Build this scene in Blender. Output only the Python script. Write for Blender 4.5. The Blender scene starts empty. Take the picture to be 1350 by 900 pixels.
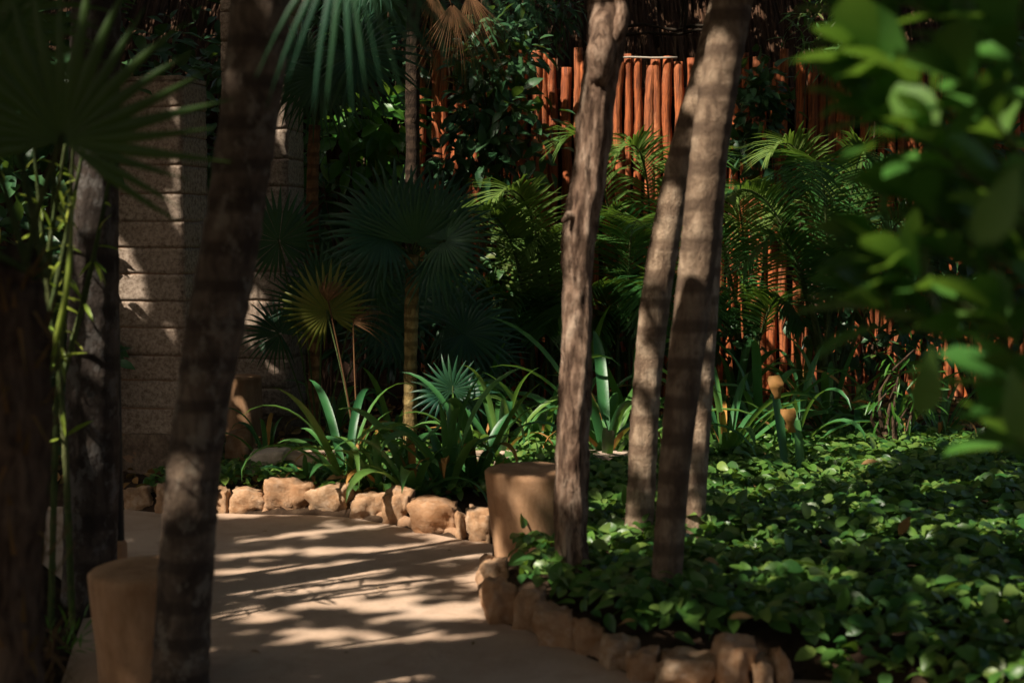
import bpy, math, random
import numpy as np
from mathutils import Vector, noise, Matrix

# ------------------------------------------------------------------ camera, sky, sun, exposure
S = bpy.context.scene
COL = S.collection
H_CAM, F_PX, PITCH = 1.5, 1875.0, math.atan(150 / 1875.0)
cam_d = bpy.data.cameras.new('camera'); cam = bpy.data.objects.new('camera', cam_d); COL.objects.link(cam)
cam.location = (0, 0, H_CAM); cam.rotation_euler = (math.pi / 2 - PITCH, 0, 0)
cam_d.sensor_width = 36; cam_d.lens = 50; cam_d.clip_start = 0.05; cam_d.clip_end = 500
cam_d.dof.use_dof = True; cam_d.dof.focus_distance = 9.3; cam_d.dof.aperture_fstop = 2.2
S.camera = cam

SUN_EL = math.radians(46)
sun_h = Vector((-0.80, -0.60)).normalized()
TO_SUN = Vector((sun_h.x * math.cos(SUN_EL), sun_h.y * math.cos(SUN_EL), math.sin(SUN_EL)))
W = bpy.data.worlds.new('World'); S.world = W; W.use_nodes = True
nt = W.node_tree; nt.nodes.clear()
sky = nt.nodes.new('ShaderNodeTexSky'); sky.sky_type = 'NISHITA'; sky.sun_disc = False
sky.sun_elevation = SUN_EL; sky.sun_rotation = math.atan2(TO_SUN.x, TO_SUN.y)
sky.air_density = 1.0; sky.dust_density = 7.0; sky.ozone_density = 0.6
bg = nt.nodes.new('ShaderNodeBackground'); bg.inputs[1].default_value = 0.072
wo = nt.nodes.new('ShaderNodeOutputWorld')
nt.links.new(sky.outputs[0], bg.inputs[0]); nt.links.new(bg.outputs[0], wo.inputs[0])
sd = bpy.data.lights.new('sun', 'SUN'); sd.energy = 5.0; sd.angle = math.radians(0.53); sd.color = (1.0, 0.90, 0.77)
so = bpy.data.objects.new('sun', sd); COL.objects.link(so)
so.rotation_euler = (-TO_SUN).to_track_quat('-Z', 'Y').to_euler(); so.location = TO_SUN * 30
S.view_settings.view_transform = 'Standard'; S.view_settings.look = 'None'
S.view_settings.exposure = 0.95; S.view_settings.gamma = 1.0
S.render.engine = 'CYCLES'
S.cycles.use_denoising = True
S.cycles.max_bounces = 7; S.cycles.diffuse_bounces = 4; S.cycles.glossy_bounces = 2; S.cycles.transmission_bounces = 3
S.cycles.sample_clamp_indirect = 4.0

R = random.Random(7)
rng = np.random.default_rng(11)
SUNV = np.array(TO_SUN)

# ------------------------------------------------------------------ helpers
def ray(px, py):
    u, v = (px - 675) / F_PX, (450 - py) / F_PX
    return Vector((u, math.cos(PITCH) + v * math.sin(PITCH), -math.sin(PITCH) + v * math.cos(PITCH)))
def P(px, py, Y):
    d = ray(px, py); return Vector((0, 0, H_CAM)) + d * (Y / d.y)
def G(px, py, z=0.0):
    d = ray(px, py); return Vector((0, 0, H_CAM)) + d * ((z - H_CAM) / d.z)

def mesh(name, v, f, mat=None, smooth=True, rnd=None):
    me = bpy.data.meshes.new(name)
    if isinstance(v, np.ndarray) and len(v) > 0 and isinstance(f, np.ndarray):
        n, k = len(f), f.shape[1]
        me.vertices.add(len(v)); me.vertices.foreach_set('co', np.ascontiguousarray(v, np.float32).ravel())
        me.loops.add(n * k); me.loops.foreach_set('vertex_index', np.ascontiguousarray(f, np.int32).ravel())
        me.polygons.add(n); me.polygons.foreach_set('loop_start', np.arange(0, n * k, k, dtype=np.int32))
        me.update(calc_edges=True)
    else:
        me.from_pydata([tuple(p) for p in v], [], [tuple(q) for q in f]); me.update()
    if smooth and len(me.polygons):
        me.polygons.foreach_set('use_smooth', np.ones(len(me.polygons), bool))
    if rnd is not None:
        a = me.attributes.new('rnd', 'FLOAT', 'POINT'); a.data.foreach_set('value', np.ascontiguousarray(rnd, np.float32))
    if mat: me.materials.append(mat)
    return me
def link(name, me, parent=None, loc=None, label=None, cat=None, group=None, kind=None):
    o = bpy.data.objects.new(name, me); COL.objects.link(o)
    if loc is not None: o.location = loc
    if parent is not None: o.parent = parent
    tag(o, label, cat, group, kind)
    return o
def tag(o, label=None, cat=None, group=None, kind=None):
    if label: o['label'] = label
    if cat: o['category'] = cat
    if group: o['group'] = group
    if kind: o['kind'] = kind
    return o
def thing(name, label, cat, group=None, loc=(0, 0, 0)):
    """an Empty at the thing's base; the parts are given in world coordinates and moved into its frame"""
    o = bpy.data.objects.new(name, None); COL.objects.link(o); o.location = loc; o.empty_display_size = 0.1
    return tag(o, label, cat, group)
def part(name, me, parent, label=None, kind=None, mat4=None):
    o = bpy.data.objects.new(name, me); COL.objects.link(o); o.parent = parent
    base = Vector((0, 0, 0)); p = parent
    while p is not None: base += p.location; p = p.parent
    if mat4 is None:
        o.location = -base
    else:
        m = mat4.copy(); m.translation = m.translation - base; o.matrix_local = m
    return tag(o, label, None, None, kind)

class MB:
    def __init__(s): s.v, s.f, s.r = [], [], []
    def add(s, v, f, r=0.0):
        b = len(s.v); s.v += [tuple(p) for p in v]; s.f += [tuple(i + b for i in q) for q in f]; s.r += [r] * len(v)
    def mesh(s, name, mat, smooth=True): return mesh(name, s.v, s.f, mat, smooth, s.r)

def spline(pts, step):
    pts = [Vector(p) for p in pts]
    q = [pts[0] * 2 - pts[1]] + pts + [pts[-1] * 2 - pts[-2]]
    out = []
    for i in range(1, len(q) - 2):
        a, b, c, d = q[i - 1:i + 3]; n = max(1, int((c - b).length / step))
        for k in range(n):
            t = k / n
            out.append((0.5 * ((2 * b) + (c - a) * t + (2 * a - 5 * b + 4 * c - d) * t * t + (3 * b - a - 3 * c + d) * t ** 3), (i - 1 + t) / (len(pts) - 1)))
    out.append((pts[-1], 1.0))
    return out
def lerp_list(vals, t):
    x = t * (len(vals) - 1); i = min(int(x), len(vals) - 2); return vals[i] + (vals[i + 1] - vals[i]) * (x - i)
def tube(pts, radii, sides=8, step=0.1, amp=0.0, ring=0.0, ring_len=0.06, nscale=6.0, seed=0.0, cap=True, ridge=0.0):
    sp = spline(pts, step); v, f = [], []
    up = Vector((0.13, 0.9, 0.2)).normalized(); s_len = 0.0
    for i, (p, t) in enumerate(sp):
        a = sp[max(0, i - 1)][0]; b = sp[min(len(sp) - 1, i + 1)][0]
        tg = (b - a).normalized(); x = tg.cross(up)
        if x.length < 1e-4: x = tg.cross(Vector((1, 0, 0)))
        x.normalize(); y = tg.cross(x).normalized(); up = -y if False else up
        if i: s_len += (p - sp[i - 1][0]).length
        r0 = lerp_list(radii, t)
        rr = r0
        if ring:
            ph = (s_len / ring_len + 0.35 * noise.noise(Vector((s_len * 3, seed, 1)))) % 1.0
            rr *= 1 + ring * (1 if ph > 0.82 else (-0.3 + 0.3 * ph))
        for k in range(sides):
            an = 2 * math.pi * k / sides; d = x * math.cos(an) + y * math.sin(an); r = rr
            if amp:
                q = p + d * r0
                r *= 1 + amp * (noise.noise(Vector((q.x * nscale, q.y * nscale, q.z * nscale * 0.4 + seed))) + 0.5 * noise.noise(q * nscale * 3.1 + Vector((seed, 0, 0))))
            if ridge:
                rg = noise.noise(Vector((math.cos(an) * 4.5, math.sin(an) * 4.5, p.z * 2.2 + seed))) + 0.6 * noise.noise(Vector((math.cos(an) * 10, math.sin(an) * 10, p.z * 6 + seed)))
                r *= 1 + ridge * rg
            v.append(p + d * r)
        if i:
            b0, b1 = (i - 1) * sides, i * sides
            for k in range(sides): f.append((b0 + k, b0 + (k + 1) % sides, b1 + (k + 1) % sides, b1 + k))
    if cap:
        f.append(tuple(range(sides - 1, -1, -1))); n = len(sp) - 1; f.append(tuple(n * sides + k for k in range(sides)))
    return v, f

# ------------------------------------------------------------------ materials
class NT:
    def __init__(s, name):
        s.m = bpy.data.materials.new(name); s.m.use_nodes = True; s.t = s.m.node_tree; s.t.nodes.clear()
        s.out = s.n('ShaderNodeOutputMaterial')
    def n(s, ty, **kw):
        nd = s.t.nodes.new(ty)
        for k, v in kw.items(): setattr(nd, k, v)
        return nd
    def l(s, a, b): s.t.links.new(a, b)
    def coord(s, scale=(1, 1, 1), world=False):
        mp = s.n('ShaderNodeMapping'); mp.inputs['Scale'].default_value = scale
        if world:
            g = s.n('ShaderNodeNewGeometry'); s.l(g.outputs['Position'], mp.inputs[0])
        else:
            tc = s.n('ShaderNodeTexCoord'); s.l(tc.outputs['Object'], mp.inputs[0])
        return mp.outputs[0]
    def noise(s, vec, scale, detail=5, rough=0.6, dist=0.0):
        nd = s.n('ShaderNodeTexNoise'); nd.inputs['Scale'].default_value = scale; nd.inputs['Detail'].default_value = detail
        nd.inputs['Roughness'].default_value = rough; nd.inputs['Distortion'].default_value = dist
        if vec is not None: s.l(vec, nd.inputs['Vector'])
        return nd.outputs[0]
    def ramp(s, fac, stops):
        nd = s.n('ShaderNodeValToRGB'); e = nd.color_ramp.elements
        while len(e) < len(stops): e.new(0.5)
        for i, (p, c) in enumerate(stops): e[i].position = p; e[i].color = (*c, 1) if len(c) == 3 else c
        s.l(fac, nd.inputs[0]); return nd.outputs[0]
    def mix(s, fac, a, b, mode='MIX'):
        nd = s.n('ShaderNodeMix', data_type='RGBA', blend_type=mode)
        for sock, val in ((nd.inputs[0], fac), (nd.inputs[6], a), (nd.inputs[7], b)):
            if hasattr(val, 'links'): s.l(val, sock)
            elif isinstance(val, (int, float)): sock.default_value = val
            else: sock.default_value = (*val, 1)
        return nd.outputs[2]
    def math(s, op, a, b):
        nd = s.n('ShaderNodeMath', operation=op)
        for i, val in enumerate((a, b)):
            if hasattr(val, 'links'): s.l(val, nd.inputs[i])
            else: nd.inputs[i].default_value = val
        return nd.outputs[0]
    def bump(s, h, strength, dist=0.01):
        nd = s.n('ShaderNodeBump'); nd.inputs['Strength'].default_value = strength; nd.inputs['Distance'].default_value = dist
        s.l(h, nd.inputs['Height']); return nd.outputs[0]
    def bsdf(s, col, rough=0.8, spec=0.3, normal=None):
        b = s.n('ShaderNodeBsdfPrincipled')
        if hasattr(col, 'links'): s.l(col, b.inputs['Base Color'])
        else: b.inputs['Base Color'].default_value = (*col, 1)
        if hasattr(rough, 'links'): s.l(rough, b.inputs['Roughness'])
        else: b.inputs['Roughness'].default_value = rough
        b.inputs['Specular IOR Level'].default_value = spec
        if normal is not None: s.l(normal, b.inputs['Normal'])
        return b.outputs[0]
    def end(s, sh): s.l(sh, s.out.inputs[0]); return s.m

def m_leaf(name, stops, rough=0.45, trans=0.3, spec=0.3, spots=0.25, brown=(0.16, 0.07, 0.02)):
    t = NT(name)
    at = t.n('ShaderNodeAttribute', attribute_name='rnd'); oi = t.n('ShaderNodeObjectInfo')
    fr = t.math('FRACT', t.math('ADD', at.outputs['Fac'], oi.outputs['Random']), 0.0)
    n = len(stops); c = t.ramp(fr, [(i / max(1, n - 1), s) for i, s in enumerate(stops)])
    w = t.coord(world=True)
    c = t.mix(t.ramp(t.noise(w, 14, 4), [(0.35, (0, 0, 0)), (0.75, (1, 1, 1))]), c, t.mix(0.5, c, (0.5, 0.75, 0.3), 'MULTIPLY'))
    sp = t.ramp(t.noise(w, 55, 3, 0.7), [(0.66, (0, 0, 0)), (0.74, (1, 1, 1))])
    c = t.mix(t.math('MULTIPLY', sp, spots), c, brown)
    nrm = t.bump(t.noise(w, 70, 2), 0.18, 0.004)
    b = t.bsdf(c, rough, spec, nrm)
    tr = t.n('ShaderNodeBsdfTranslucent'); t.l(t.mix(0.55, c, (0.25, 0.42, 0.03)), tr.inputs[0])
    ms = t.n('ShaderNodeMixShader'); ms.inputs[0].default_value = trans
    t.l(b, ms.inputs[1]); t.l(tr.outputs[0], ms.inputs[2])
    return t.end(ms.outputs[0])

M = {}
M['fan'] = m_leaf('fan palm green', [(0.012, 0.055, 0.035), (0.022, 0.075, 0.04), (0.03, 0.085, 0.035)], 0.42, 0.16)
M['fan_warm'] = m_leaf('olive fan palm green', [(0.022, 0.05, 0.010), (0.035, 0.07, 0.012), (0.05, 0.085, 0.015)], 0.45, 0.2)
M['fan_yellow'] = m_leaf('yellowing fan', [(0.12, 0.13, 0.02), (0.15, 0.14, 0.025)], 0.5, 0.3, 0.3, 0.5)
M['fan_dead'] = m_leaf('dead fan', [(0.13, 0.06, 0.028), (0.19, 0.095, 0.045), (0.09, 0.04, 0.02)], 0.75, 0.12, 0.15, 0.4)
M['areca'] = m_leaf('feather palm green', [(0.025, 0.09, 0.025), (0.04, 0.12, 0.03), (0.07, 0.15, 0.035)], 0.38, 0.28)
M['areca_sunlit'] = m_leaf('feather palm sunlit green', [(0.09, 0.17, 0.04), (0.14, 0.20, 0.05), (0.08, 0.15, 0.04)], 0.38, 0.3)  # paler copy of the frond green, for fronds meant to look sunlit
M['shrub'] = m_leaf('glossy shrub green', [(0.02, 0.06, 0.028), (0.03, 0.085, 0.038), (0.05, 0.115, 0.045), (0.025, 0.07, 0.03)], 0.4, 0.15)
M['shrub_light'] = m_leaf('bright shrub green', [(0.04, 0.13, 0.02), (0.07, 0.18, 0.025), (0.03, 0.11, 0.02)], 0.36, 0.3)
M['vine'] = m_leaf('vine green', [(0.05, 0.12, 0.035), (0.08, 0.15, 0.045), (0.03, 0.09, 0.03), (0.13, 0.15, 0.05)], 0.4, 0.25)
M['strap'] = m_leaf('strap leaf green', [(0.03, 0.12, 0.045), (0.05, 0.16, 0.05), (0.075, 0.19, 0.05), (0.12, 0.21, 0.045)], 0.4, 0.26, 0.35, 0.3)
M['strap_dead'] = m_leaf('dry strap', [(0.34, 0.17, 0.06), (0.42, 0.20, 0.05), (0.25, 0.12, 0.05)], 0.7, 0.2, 0.2, 0.4)
M['cover'] = m_leaf('ground cover green', [(0.03, 0.10, 0.024), (0.06, 0.145, 0.027), (0.11, 0.21, 0.038), (0.04, 0.11, 0.032), (0.18, 0.26, 0.055), (0.05, 0.13, 0.032)], 0.38, 0.28, 0.4, 0.4)
M['fore'] = m_leaf('fresh branch green', [(0.045, 0.14, 0.028), (0.065, 0.18, 0.032), (0.09, 0.21, 0.04), (0.05, 0.15, 0.035)], 0.4, 0.3, 0.35, 0.1)
M['fore_pale'] = m_leaf('branch leaf pale', [(0.09, 0.19, 0.04), (0.11, 0.20, 0.04)], 0.45, 0.34, 0.3, 0.1)  # paler green for scattered leaves of the foreground branch
M['cane'] = m_leaf('cane yellow green', [(0.20, 0.28, 0.03), (0.30, 0.33, 0.05), (0.13, 0.22, 0.03)], 0.4, 0.3, 0.4, 0.2)
M['canopy'] = m_leaf('canopy green', [(0.03, 0.09, 0.02), (0.05, 0.13, 0.03)], 0.45, 0.12)
M['litter'] = m_leaf('dry litter', [(0.20, 0.10, 0.04), (0.30, 0.15, 0.06), (0.13, 0.07, 0.035), (0.38, 0.22, 0.10)], 0.8, 0.1, 0.1, 0.3)

def m_bark(name, dark, mid, light, ring=0.0, stretch=0.3, lichen=0.0, patch_col=(0.42, 0.38, 0.31), scale=9, fissure=0.35):
    t = NT(name); w = t.coord((1, 1, stretch), True)
    n1 = t.noise(w, scale, 8, 0.65, 0.6)
    c = t.ramp(n1, [(0.33, dark), (0.48, mid), (0.66, light)])
    h = t.noise(w, scale * 4, 6, 0.7)
    if fissure:
        fs = t.ramp(t.noise(t.coord((1, 1, 0.16), True), 48, 5, 0.7, 0.5), [(0.40, (1, 1, 1)), (0.5, (0, 0, 0))])
        c = t.mix(t.math('MULTIPLY', fs, fissure), c, tuple(x * 0.5 for x in dark))
    if ring:
        wr = t.coord((0.35, 0.35, 1), True)
        wv = t.n('ShaderNodeTexWave', bands_direction='Z'); wv.inputs['Scale'].default_value = ring; wv.inputs['Distortion'].default_value = 2.5
        wv.inputs['Detail'].default_value = 3; t.l(wr, wv.inputs[0])
        c = t.mix(t.ramp(wv.outputs[1], [(0.1, (0.75, 0.75, 0.75)), (0.45, (0, 0, 0))]), c, dark)
    if lichen:  # colour patches: pale lichen on palms, dark blotches on the other trunks
        l2 = t.ramp(t.noise(t.coord((1, 1, 0.7), True), 16, 5, 0.7), [(0.53, (0, 0, 0)), (0.6, (1, 1, 1))])
        c = t.mix(t.math('MULTIPLY', l2, lichen), c, patch_col)
    return t.end(t.bsdf(c, 0.88, 0.15, t.bump(t.math('ADD', h, n1), 1.0, 0.02)))
M['bark_a'] = m_bark('rough bark', (0.075, 0.042, 0.027), (0.24, 0.155, 0.105), (0.50, 0.37, 0.27), 0, 0.3, 0.35, (0.05, 0.03, 0.02), scale=15, fissure=0.85)
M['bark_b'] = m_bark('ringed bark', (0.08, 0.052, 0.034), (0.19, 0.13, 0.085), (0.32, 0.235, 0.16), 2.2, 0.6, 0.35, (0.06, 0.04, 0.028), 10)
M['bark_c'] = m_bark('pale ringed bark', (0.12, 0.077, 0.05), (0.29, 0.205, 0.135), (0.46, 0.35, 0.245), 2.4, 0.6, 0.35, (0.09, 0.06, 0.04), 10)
M['bark_palm'] = m_bark('palm bark', (0.05, 0.034, 0.024), (0.115, 0.08, 0.055), (0.20, 0.145, 0.10), 2.6, 0.8, 0.45, (0.30, 0.25, 0.19), 9)
M['bark_dark'] = m_bark('dark trunk', (0.028, 0.021, 0.017), (0.06, 0.046, 0.037), (0.12, 0.095, 0.075), 1.6, 0.6, 0.4, (0.19, 0.18, 0.165), 7)
M['bark_fibre'] = m_bark('fibrous trunk', (0.03, 0.018, 0.012), (0.09, 0.055, 0.035), (0.17, 0.11, 0.07), 0, 0.25, 0, scale=20)
M['bark_dim'] = m_bark('dim thin trunk', (0.018, 0.011, 0.007), (0.045, 0.028, 0.018), (0.085, 0.055, 0.035), 4, 0.5, 0, scale=18)
M['bark_thin'] = m_bark('thin palm trunk', (0.13, 0.09, 0.035), (0.28, 0.19, 0.07), (0.40, 0.30, 0.13), 4, 0.8, 0, scale=18)
M['bark_thin_red'] = m_bark('thin reddish trunk', (0.09, 0.045, 0.02), (0.19, 0.095, 0.04), (0.28, 0.16, 0.07), 4, 0.8, 0, scale=18)
M['stem'] = m_bark('green stem', (0.04, 0.06, 0.02), (0.07, 0.10, 0.03), (0.12, 0.13, 0.05), 0, 0.3, 0, scale=14)

def m_stone(name, a, b, c, scale=14, dirt=0.6, dcol=(0.16, 0.085, 0.04), vary=0.45):
    t = NT(name); w = t.coord(world=True); oi = t.n('ShaderNodeObjectInfo')
    col = t.ramp(t.noise(w, scale, 9, 0.68), [(0.3, a), (0.52, b), (0.75, c)])
    col = t.mix(t.math('MULTIPLY', t.ramp(t.noise(w, scale * 0.55, 6, 0.7), [(0.52, (0, 0, 0)), (0.68, (1, 1, 1))]), dirt), col, dcol)
    col = t.mix(t.math('MULTIPLY', oi.outputs['Random'], vary), col, (0.40, 0.19, 0.085))
    n2 = t.noise(w, scale * 5, 6, 0.75)
    return t.end(t.bsdf(col, 0.92, 0.12, t.bump(n2, 0.7, 0.012)))
M['stone'] = m_stone('limestone', (0.22, 0.12, 0.06), (0.38, 0.25, 0.15), (0.56, 0.44, 0.33), 16, 0.75, (0.20, 0.095, 0.035))
M['slab'] = m_stone('cut limestone', (0.40, 0.32, 0.25), (0.52, 0.43, 0.35), (0.62, 0.54, 0.46), 10, 0.25)
M['rubble'] = m_stone('rubble render', (0.07, 0.05, 0.035), (0.17, 0.12, 0.085), (0.28, 0.21, 0.15), 26, 0.6, (0.035, 0.025, 0.015), 0.0)
M['block'] = m_stone('rough concrete block', (0.12, 0.085, 0.06), (0.33, 0.26, 0.20), (0.50, 0.41, 0.33), 48, 0.75, (0.09, 0.06, 0.036), 0.08)
M['mortar'] = m_stone('mortar', (0.11, 0.08, 0.06), (0.18, 0.14, 0.105), (0.24, 0.19, 0.15), 50, 0.2)
M['kerb_mortar'] = m_stone('sandy mortar', (0.22, 0.14, 0.085), (0.31, 0.205, 0.13), (0.38, 0.27, 0.18), 25, 0.3)

def m_bollard():
    t = NT('sandy concrete'); w = t.coord(world=True)
    c = t.ramp(t.noise(w, 5, 7, 0.6), [(0.3, (0.31, 0.165, 0.08)), (0.7, (0.45, 0.275, 0.16))])
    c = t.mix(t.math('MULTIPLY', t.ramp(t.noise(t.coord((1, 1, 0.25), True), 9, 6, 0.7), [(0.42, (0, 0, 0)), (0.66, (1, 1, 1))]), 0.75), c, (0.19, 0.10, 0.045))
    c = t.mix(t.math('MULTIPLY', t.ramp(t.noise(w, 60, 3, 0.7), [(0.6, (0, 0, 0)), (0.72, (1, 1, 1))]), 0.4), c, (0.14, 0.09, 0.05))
    return t.end(t.bsdf(c, 0.85, 0.2, t.bump(t.noise(w, 70, 5, 0.7), 0.4, 0.006)))
M['bollard'] = m_bollard()
def m_path():
    t = NT('dusty path concrete'); w = t.coord(world=True)
    c = t.ramp(t.noise(w, 1.7, 8, 0.62), [(0.3, (0.40, 0.275, 0.19)), (0.5, (0.46, 0.33, 0.235)), (0.72, (0.52, 0.385, 0.285))])
    c = t.mix(t.math('MULTIPLY', t.ramp(t.noise(w, 6, 7, 0.7, 0.8), [(0.5, (0, 0, 0)), (0.7, (1, 1, 1))]), 0.35), c, (0.27, 0.165, 0.10))
    c = t.mix(t.math('MULTIPLY', t.ramp(t.noise(w, 120, 3, 0.7), [(0.58, (0, 0, 0)), (0.7, (1, 1, 1))]), 0.35), c, (0.19, 0.12, 0.075))
    h = t.math('ADD', t.noise(w, 9, 5, 0.6), t.math('MULTIPLY', t.noise(w, 150, 4, 0.7), 0.3))
    return t.end(t.bsdf(c, 0.82, 0.25, t.bump(h, 0.5, 0.02)))
M['path'] = m_path()
def m_soil():
    t = NT('leaf strewn soil'); w = t.coord(world=True)
    c = t.ramp(t.noise(w, 9, 9, 0.7), [(0.3, (0.025, 0.015, 0.009)), (0.55, (0.065, 0.04, 0.024)), (0.75, (0.13, 0.085, 0.05))])
    return t.end(t.bsdf(c, 0.95, 0.1, t.bump(t.noise(w, 40, 6, 0.75), 1.0, 0.03)))
M['soil'] = m_soil()
def m_fence():
    t = NT('orange stained pole'); oi = t.n('ShaderNodeObjectInfo')
    w = t.coord((1, 1, 0.12), True)
    c = t.ramp(oi.outputs['Random'], [(0.0, (0.30, 0.078, 0.026)), (0.5, (0.46, 0.125, 0.036)), (1.0, (0.36, 0.12, 0.048))])
    c = t.mix(t.math('MULTIPLY', t.ramp(t.noise(w, 26, 6, 0.7), [(0.45, (0, 0, 0)), (0.62, (1, 1, 1))]), 0.8), c, (0.13, 0.04, 0.018))
    c = t.mix(t.math('MULTIPLY', t.ramp(t.noise(t.coord((1, 1, 0.5), True), 11, 4), [(0.6, (0, 0, 0)), (0.7, (1, 1, 1))]), 0.4), c, (0.52, 0.24, 0.11))
    fs = t.ramp(t.noise(t.coord((1, 1, 0.05), True), 70, 5, 0.7, 0.4), [(0.38, (1, 1, 1)), (0.5, (0, 0, 0))])
    c = t.mix(t.math('MULTIPLY', fs, 0.85), c, (0.07, 0.02, 0.01))
    return t.end(t.bsdf(c, 0.7, 0.2, t.bump(t.noise(w, 60, 5), 0.9, 0.01)))
M['pole'] = m_fence()
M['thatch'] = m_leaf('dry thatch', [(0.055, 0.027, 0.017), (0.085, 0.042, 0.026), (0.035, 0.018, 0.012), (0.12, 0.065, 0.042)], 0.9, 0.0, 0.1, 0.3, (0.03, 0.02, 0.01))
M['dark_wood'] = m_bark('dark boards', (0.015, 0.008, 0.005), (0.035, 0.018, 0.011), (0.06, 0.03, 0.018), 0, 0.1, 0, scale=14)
t = NT('black paint'); M['black'] = t.end(t.bsdf((0.012, 0.011, 0.010), 0.6, 0.3, t.bump(t.noise(t.coord(world=True), 60, 3), 0.2, 0.003)))
t = NT('old rope'); M['rope'] = t.end(t.bsdf((0.38, 0.33, 0.27), 0.9, 0.1, t.bump(t.noise(t.coord(world=True), 200, 3), 0.6, 0.004)))
t = NT('dark vine'); M['vine_stem'] = t.end(t.bsdf(t.ramp(t.noise(t.coord(world=True), 30, 4), [(0.3, (0.012, 0.01, 0.008)), (0.7, (0.04, 0.03, 0.02))]), 0.9, 0.1))

# ------------------------------------------------------------------ leaf templates (along +Y, width X, normal Z)
def leaf_template(prof, fold=0.25, droop=0.25, tip=1.0):
    """prof: list of (t, halfwidth); V-folded, drooping; ends pointed"""
    v = [(0, 0, 0)]; f = []; prev = None
    for (t, w) in prof:
        z = -droop * t * t; b = len(v)
        v += [(-w, t, z + fold * w), (0, t, z), (w, t, z + fold * w)]
        if prev is None: f += [(0, b + 1, b), (0, b + 2, b + 1)]
        else:
            for k in (0, 1): f += [(prev + k, prev + k + 1, b + k + 1), (prev + k, b + k + 1, b + k)]
        prev = b
    v.append((0, 1.0, -droop * tip)); e = len(v) - 1
    f += [(prev, prev + 1, e), (prev + 1, prev + 2, e)]
    return np.array(v, float), np.array(f, int)
T_BROAD = leaf_template([(0.18, 0.15), (0.42, 0.24), (0.68, 0.19), (0.88, 0.07)], 0.35, 0.25)
T_HEART = leaf_template([(-0.06, 0.20), (0.12, 0.34), (0.38, 0.33), (0.7, 0.16)], 0.3, 0.3)
T_ROUND = leaf_template([(0.08, 0.16), (0.3, 0.29), (0.58, 0.30), (0.84, 0.17)], 0.3, 0.28)
T_OBOV = leaf_template([(0.18, 0.09), (0.42, 0.19), (0.68, 0.25), (0.88, 0.18)], 0.3, 0.18)
T_SLIM = leaf_template([(0.2, 0.05), (0.5, 0.075), (0.8, 0.045)], 0.4, 0.25)
T_CAN = (np.array([(0, 0, 0), (-0.24, 0.3, 0.05), (0.24, 0.3, 0.05), (-0.2, 0.7, 0), (0.2, 0.7, 0), (0, 1, -0.1)], float),
         np.array([(0, 2, 1), (1, 2, 3), (2, 4, 3), (3, 4, 5)]))
def norm(a): return a / np.maximum(np.linalg.norm(a, axis=1, keepdims=True), 1e-9)
def scatter(name, T, pos, d, nrm, scale, mat):
    tv, tf = T; d = norm(d); side = norm(np.cross(d, nrm)); n = np.cross(side, d); k = len(tv); N = len(pos)
    sc = scale[:, None, None]
    v = pos[:, None, :] + sc * (tv[None, :, 0:1] * side[:, None] + tv[None, :, 1:2] * d[:, None] + tv[None, :, 2:3] * n[:, None])
    f = tf[None] + (np.arange(N) * k)[:, None, None]
    return mesh(name, v.reshape(-1, 3), f.reshape(-1, 3), mat, True, np.repeat(rng.random(N), k))
def leaf_matrix(pos, d, n, s):
    d = Vector(d).normalized(); x = d.cross(Vector(n)).normalized(); z = x.cross(d)
    m = Matrix((x * s, d * s, z * s)).transposed().to_4x4(); m.translation = Vector(pos); return m
LEAF_ME = {}
def leaf_mesh(key, T, mat):
    if key not in LEAF_ME: LEAF_ME[key] = mesh('leaf_' + key, T[0], T[1], mat, True, np.zeros(len(T[0])))
    return LEAF_ME[key]

# ------------------------------------------------------------------ ground, path
path_px = [(158, 671), (230, 676), (300, 676), (405, 679), (470, 683), (520, 692), (560, 702), (610, 711), (650, 716), (648, 742), (640, 775), (650, 817), (690, 829), (750, 856), (800, 877), (850, 897)]
PATH = [G(*p).to_2d() for p in path_px] + [Vector((0.75, 4.66)), Vector((1.05, 4.62)), Vector((1.35, 4.4)), Vector((1.75, 3.6)), Vector((1.9, 2.0)), Vector((1.9, -4)), Vector((-1.3, -4)), Vector((-1.35, 2)), Vector((-1.45, 4.4)), Vector((-1.7, 5.6)), Vector((-2.3, 6.6)), Vector((-3.4, 7.0)), Vector((-3.2, 7.75))]
def path_sd(x, y):
    """signed distance to the path outline, negative inside"""
    best, inside = 1e9, False; p = Vector((x, y)); n = len(PATH)
    for i in range(n):
        a, b = PATH[i], PATH[(i + 1) % n]; ab = b - a
        t = max(0, min(1, (p - a).dot(ab) / ab.length_squared)); best = min(best, (a + ab * t - p).length)
        if (a.y > y) != (b.y > y) and x < (b.x - a.x) * (y - a.y) / (b.y - a.y) + a.x: inside = not inside
    return -best if inside else best
def ground_z(x, y):
    d = path_sd(x, y) if (-6 < x < 6 and -5 < y < 13) else 1.0
    z = -0.04 + 0.12 * max(0, min(1, (d + 0.02) / 0.16))
    return z + (0.03 * noise.noise(Vector((x * 2.1, y * 2.1, 0))) + 0.015 * noise.noise(Vector((x * 7, y * 7, 3))) if d > 0.05 else 0)
gx = [-150, -60, -25, -12, -8] + [-6 + 0.1 * i for i in range(121)] + [8, 12, 25, 60, 150]
gy = [-150, -60, -25, -12, -7] + [-3 + 0.1 * i for i in range(161)] + [14.5, 18, 25, 60, 150]
v = [(x, y, ground_z(x, y)) for y in gy for x in gx]; nx = len(gx)
f = [(j * nx + i, j * nx + i + 1, (j + 1) * nx + i + 1, (j + 1) * nx + i) for j in range(len(gy) - 1) for i in range(nx - 1)]
link('ground', mesh('ground', v, f, M['soil']), kind='structure', label='dark leaf-strewn planting soil beside and behind the path')
import bmesh
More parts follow.
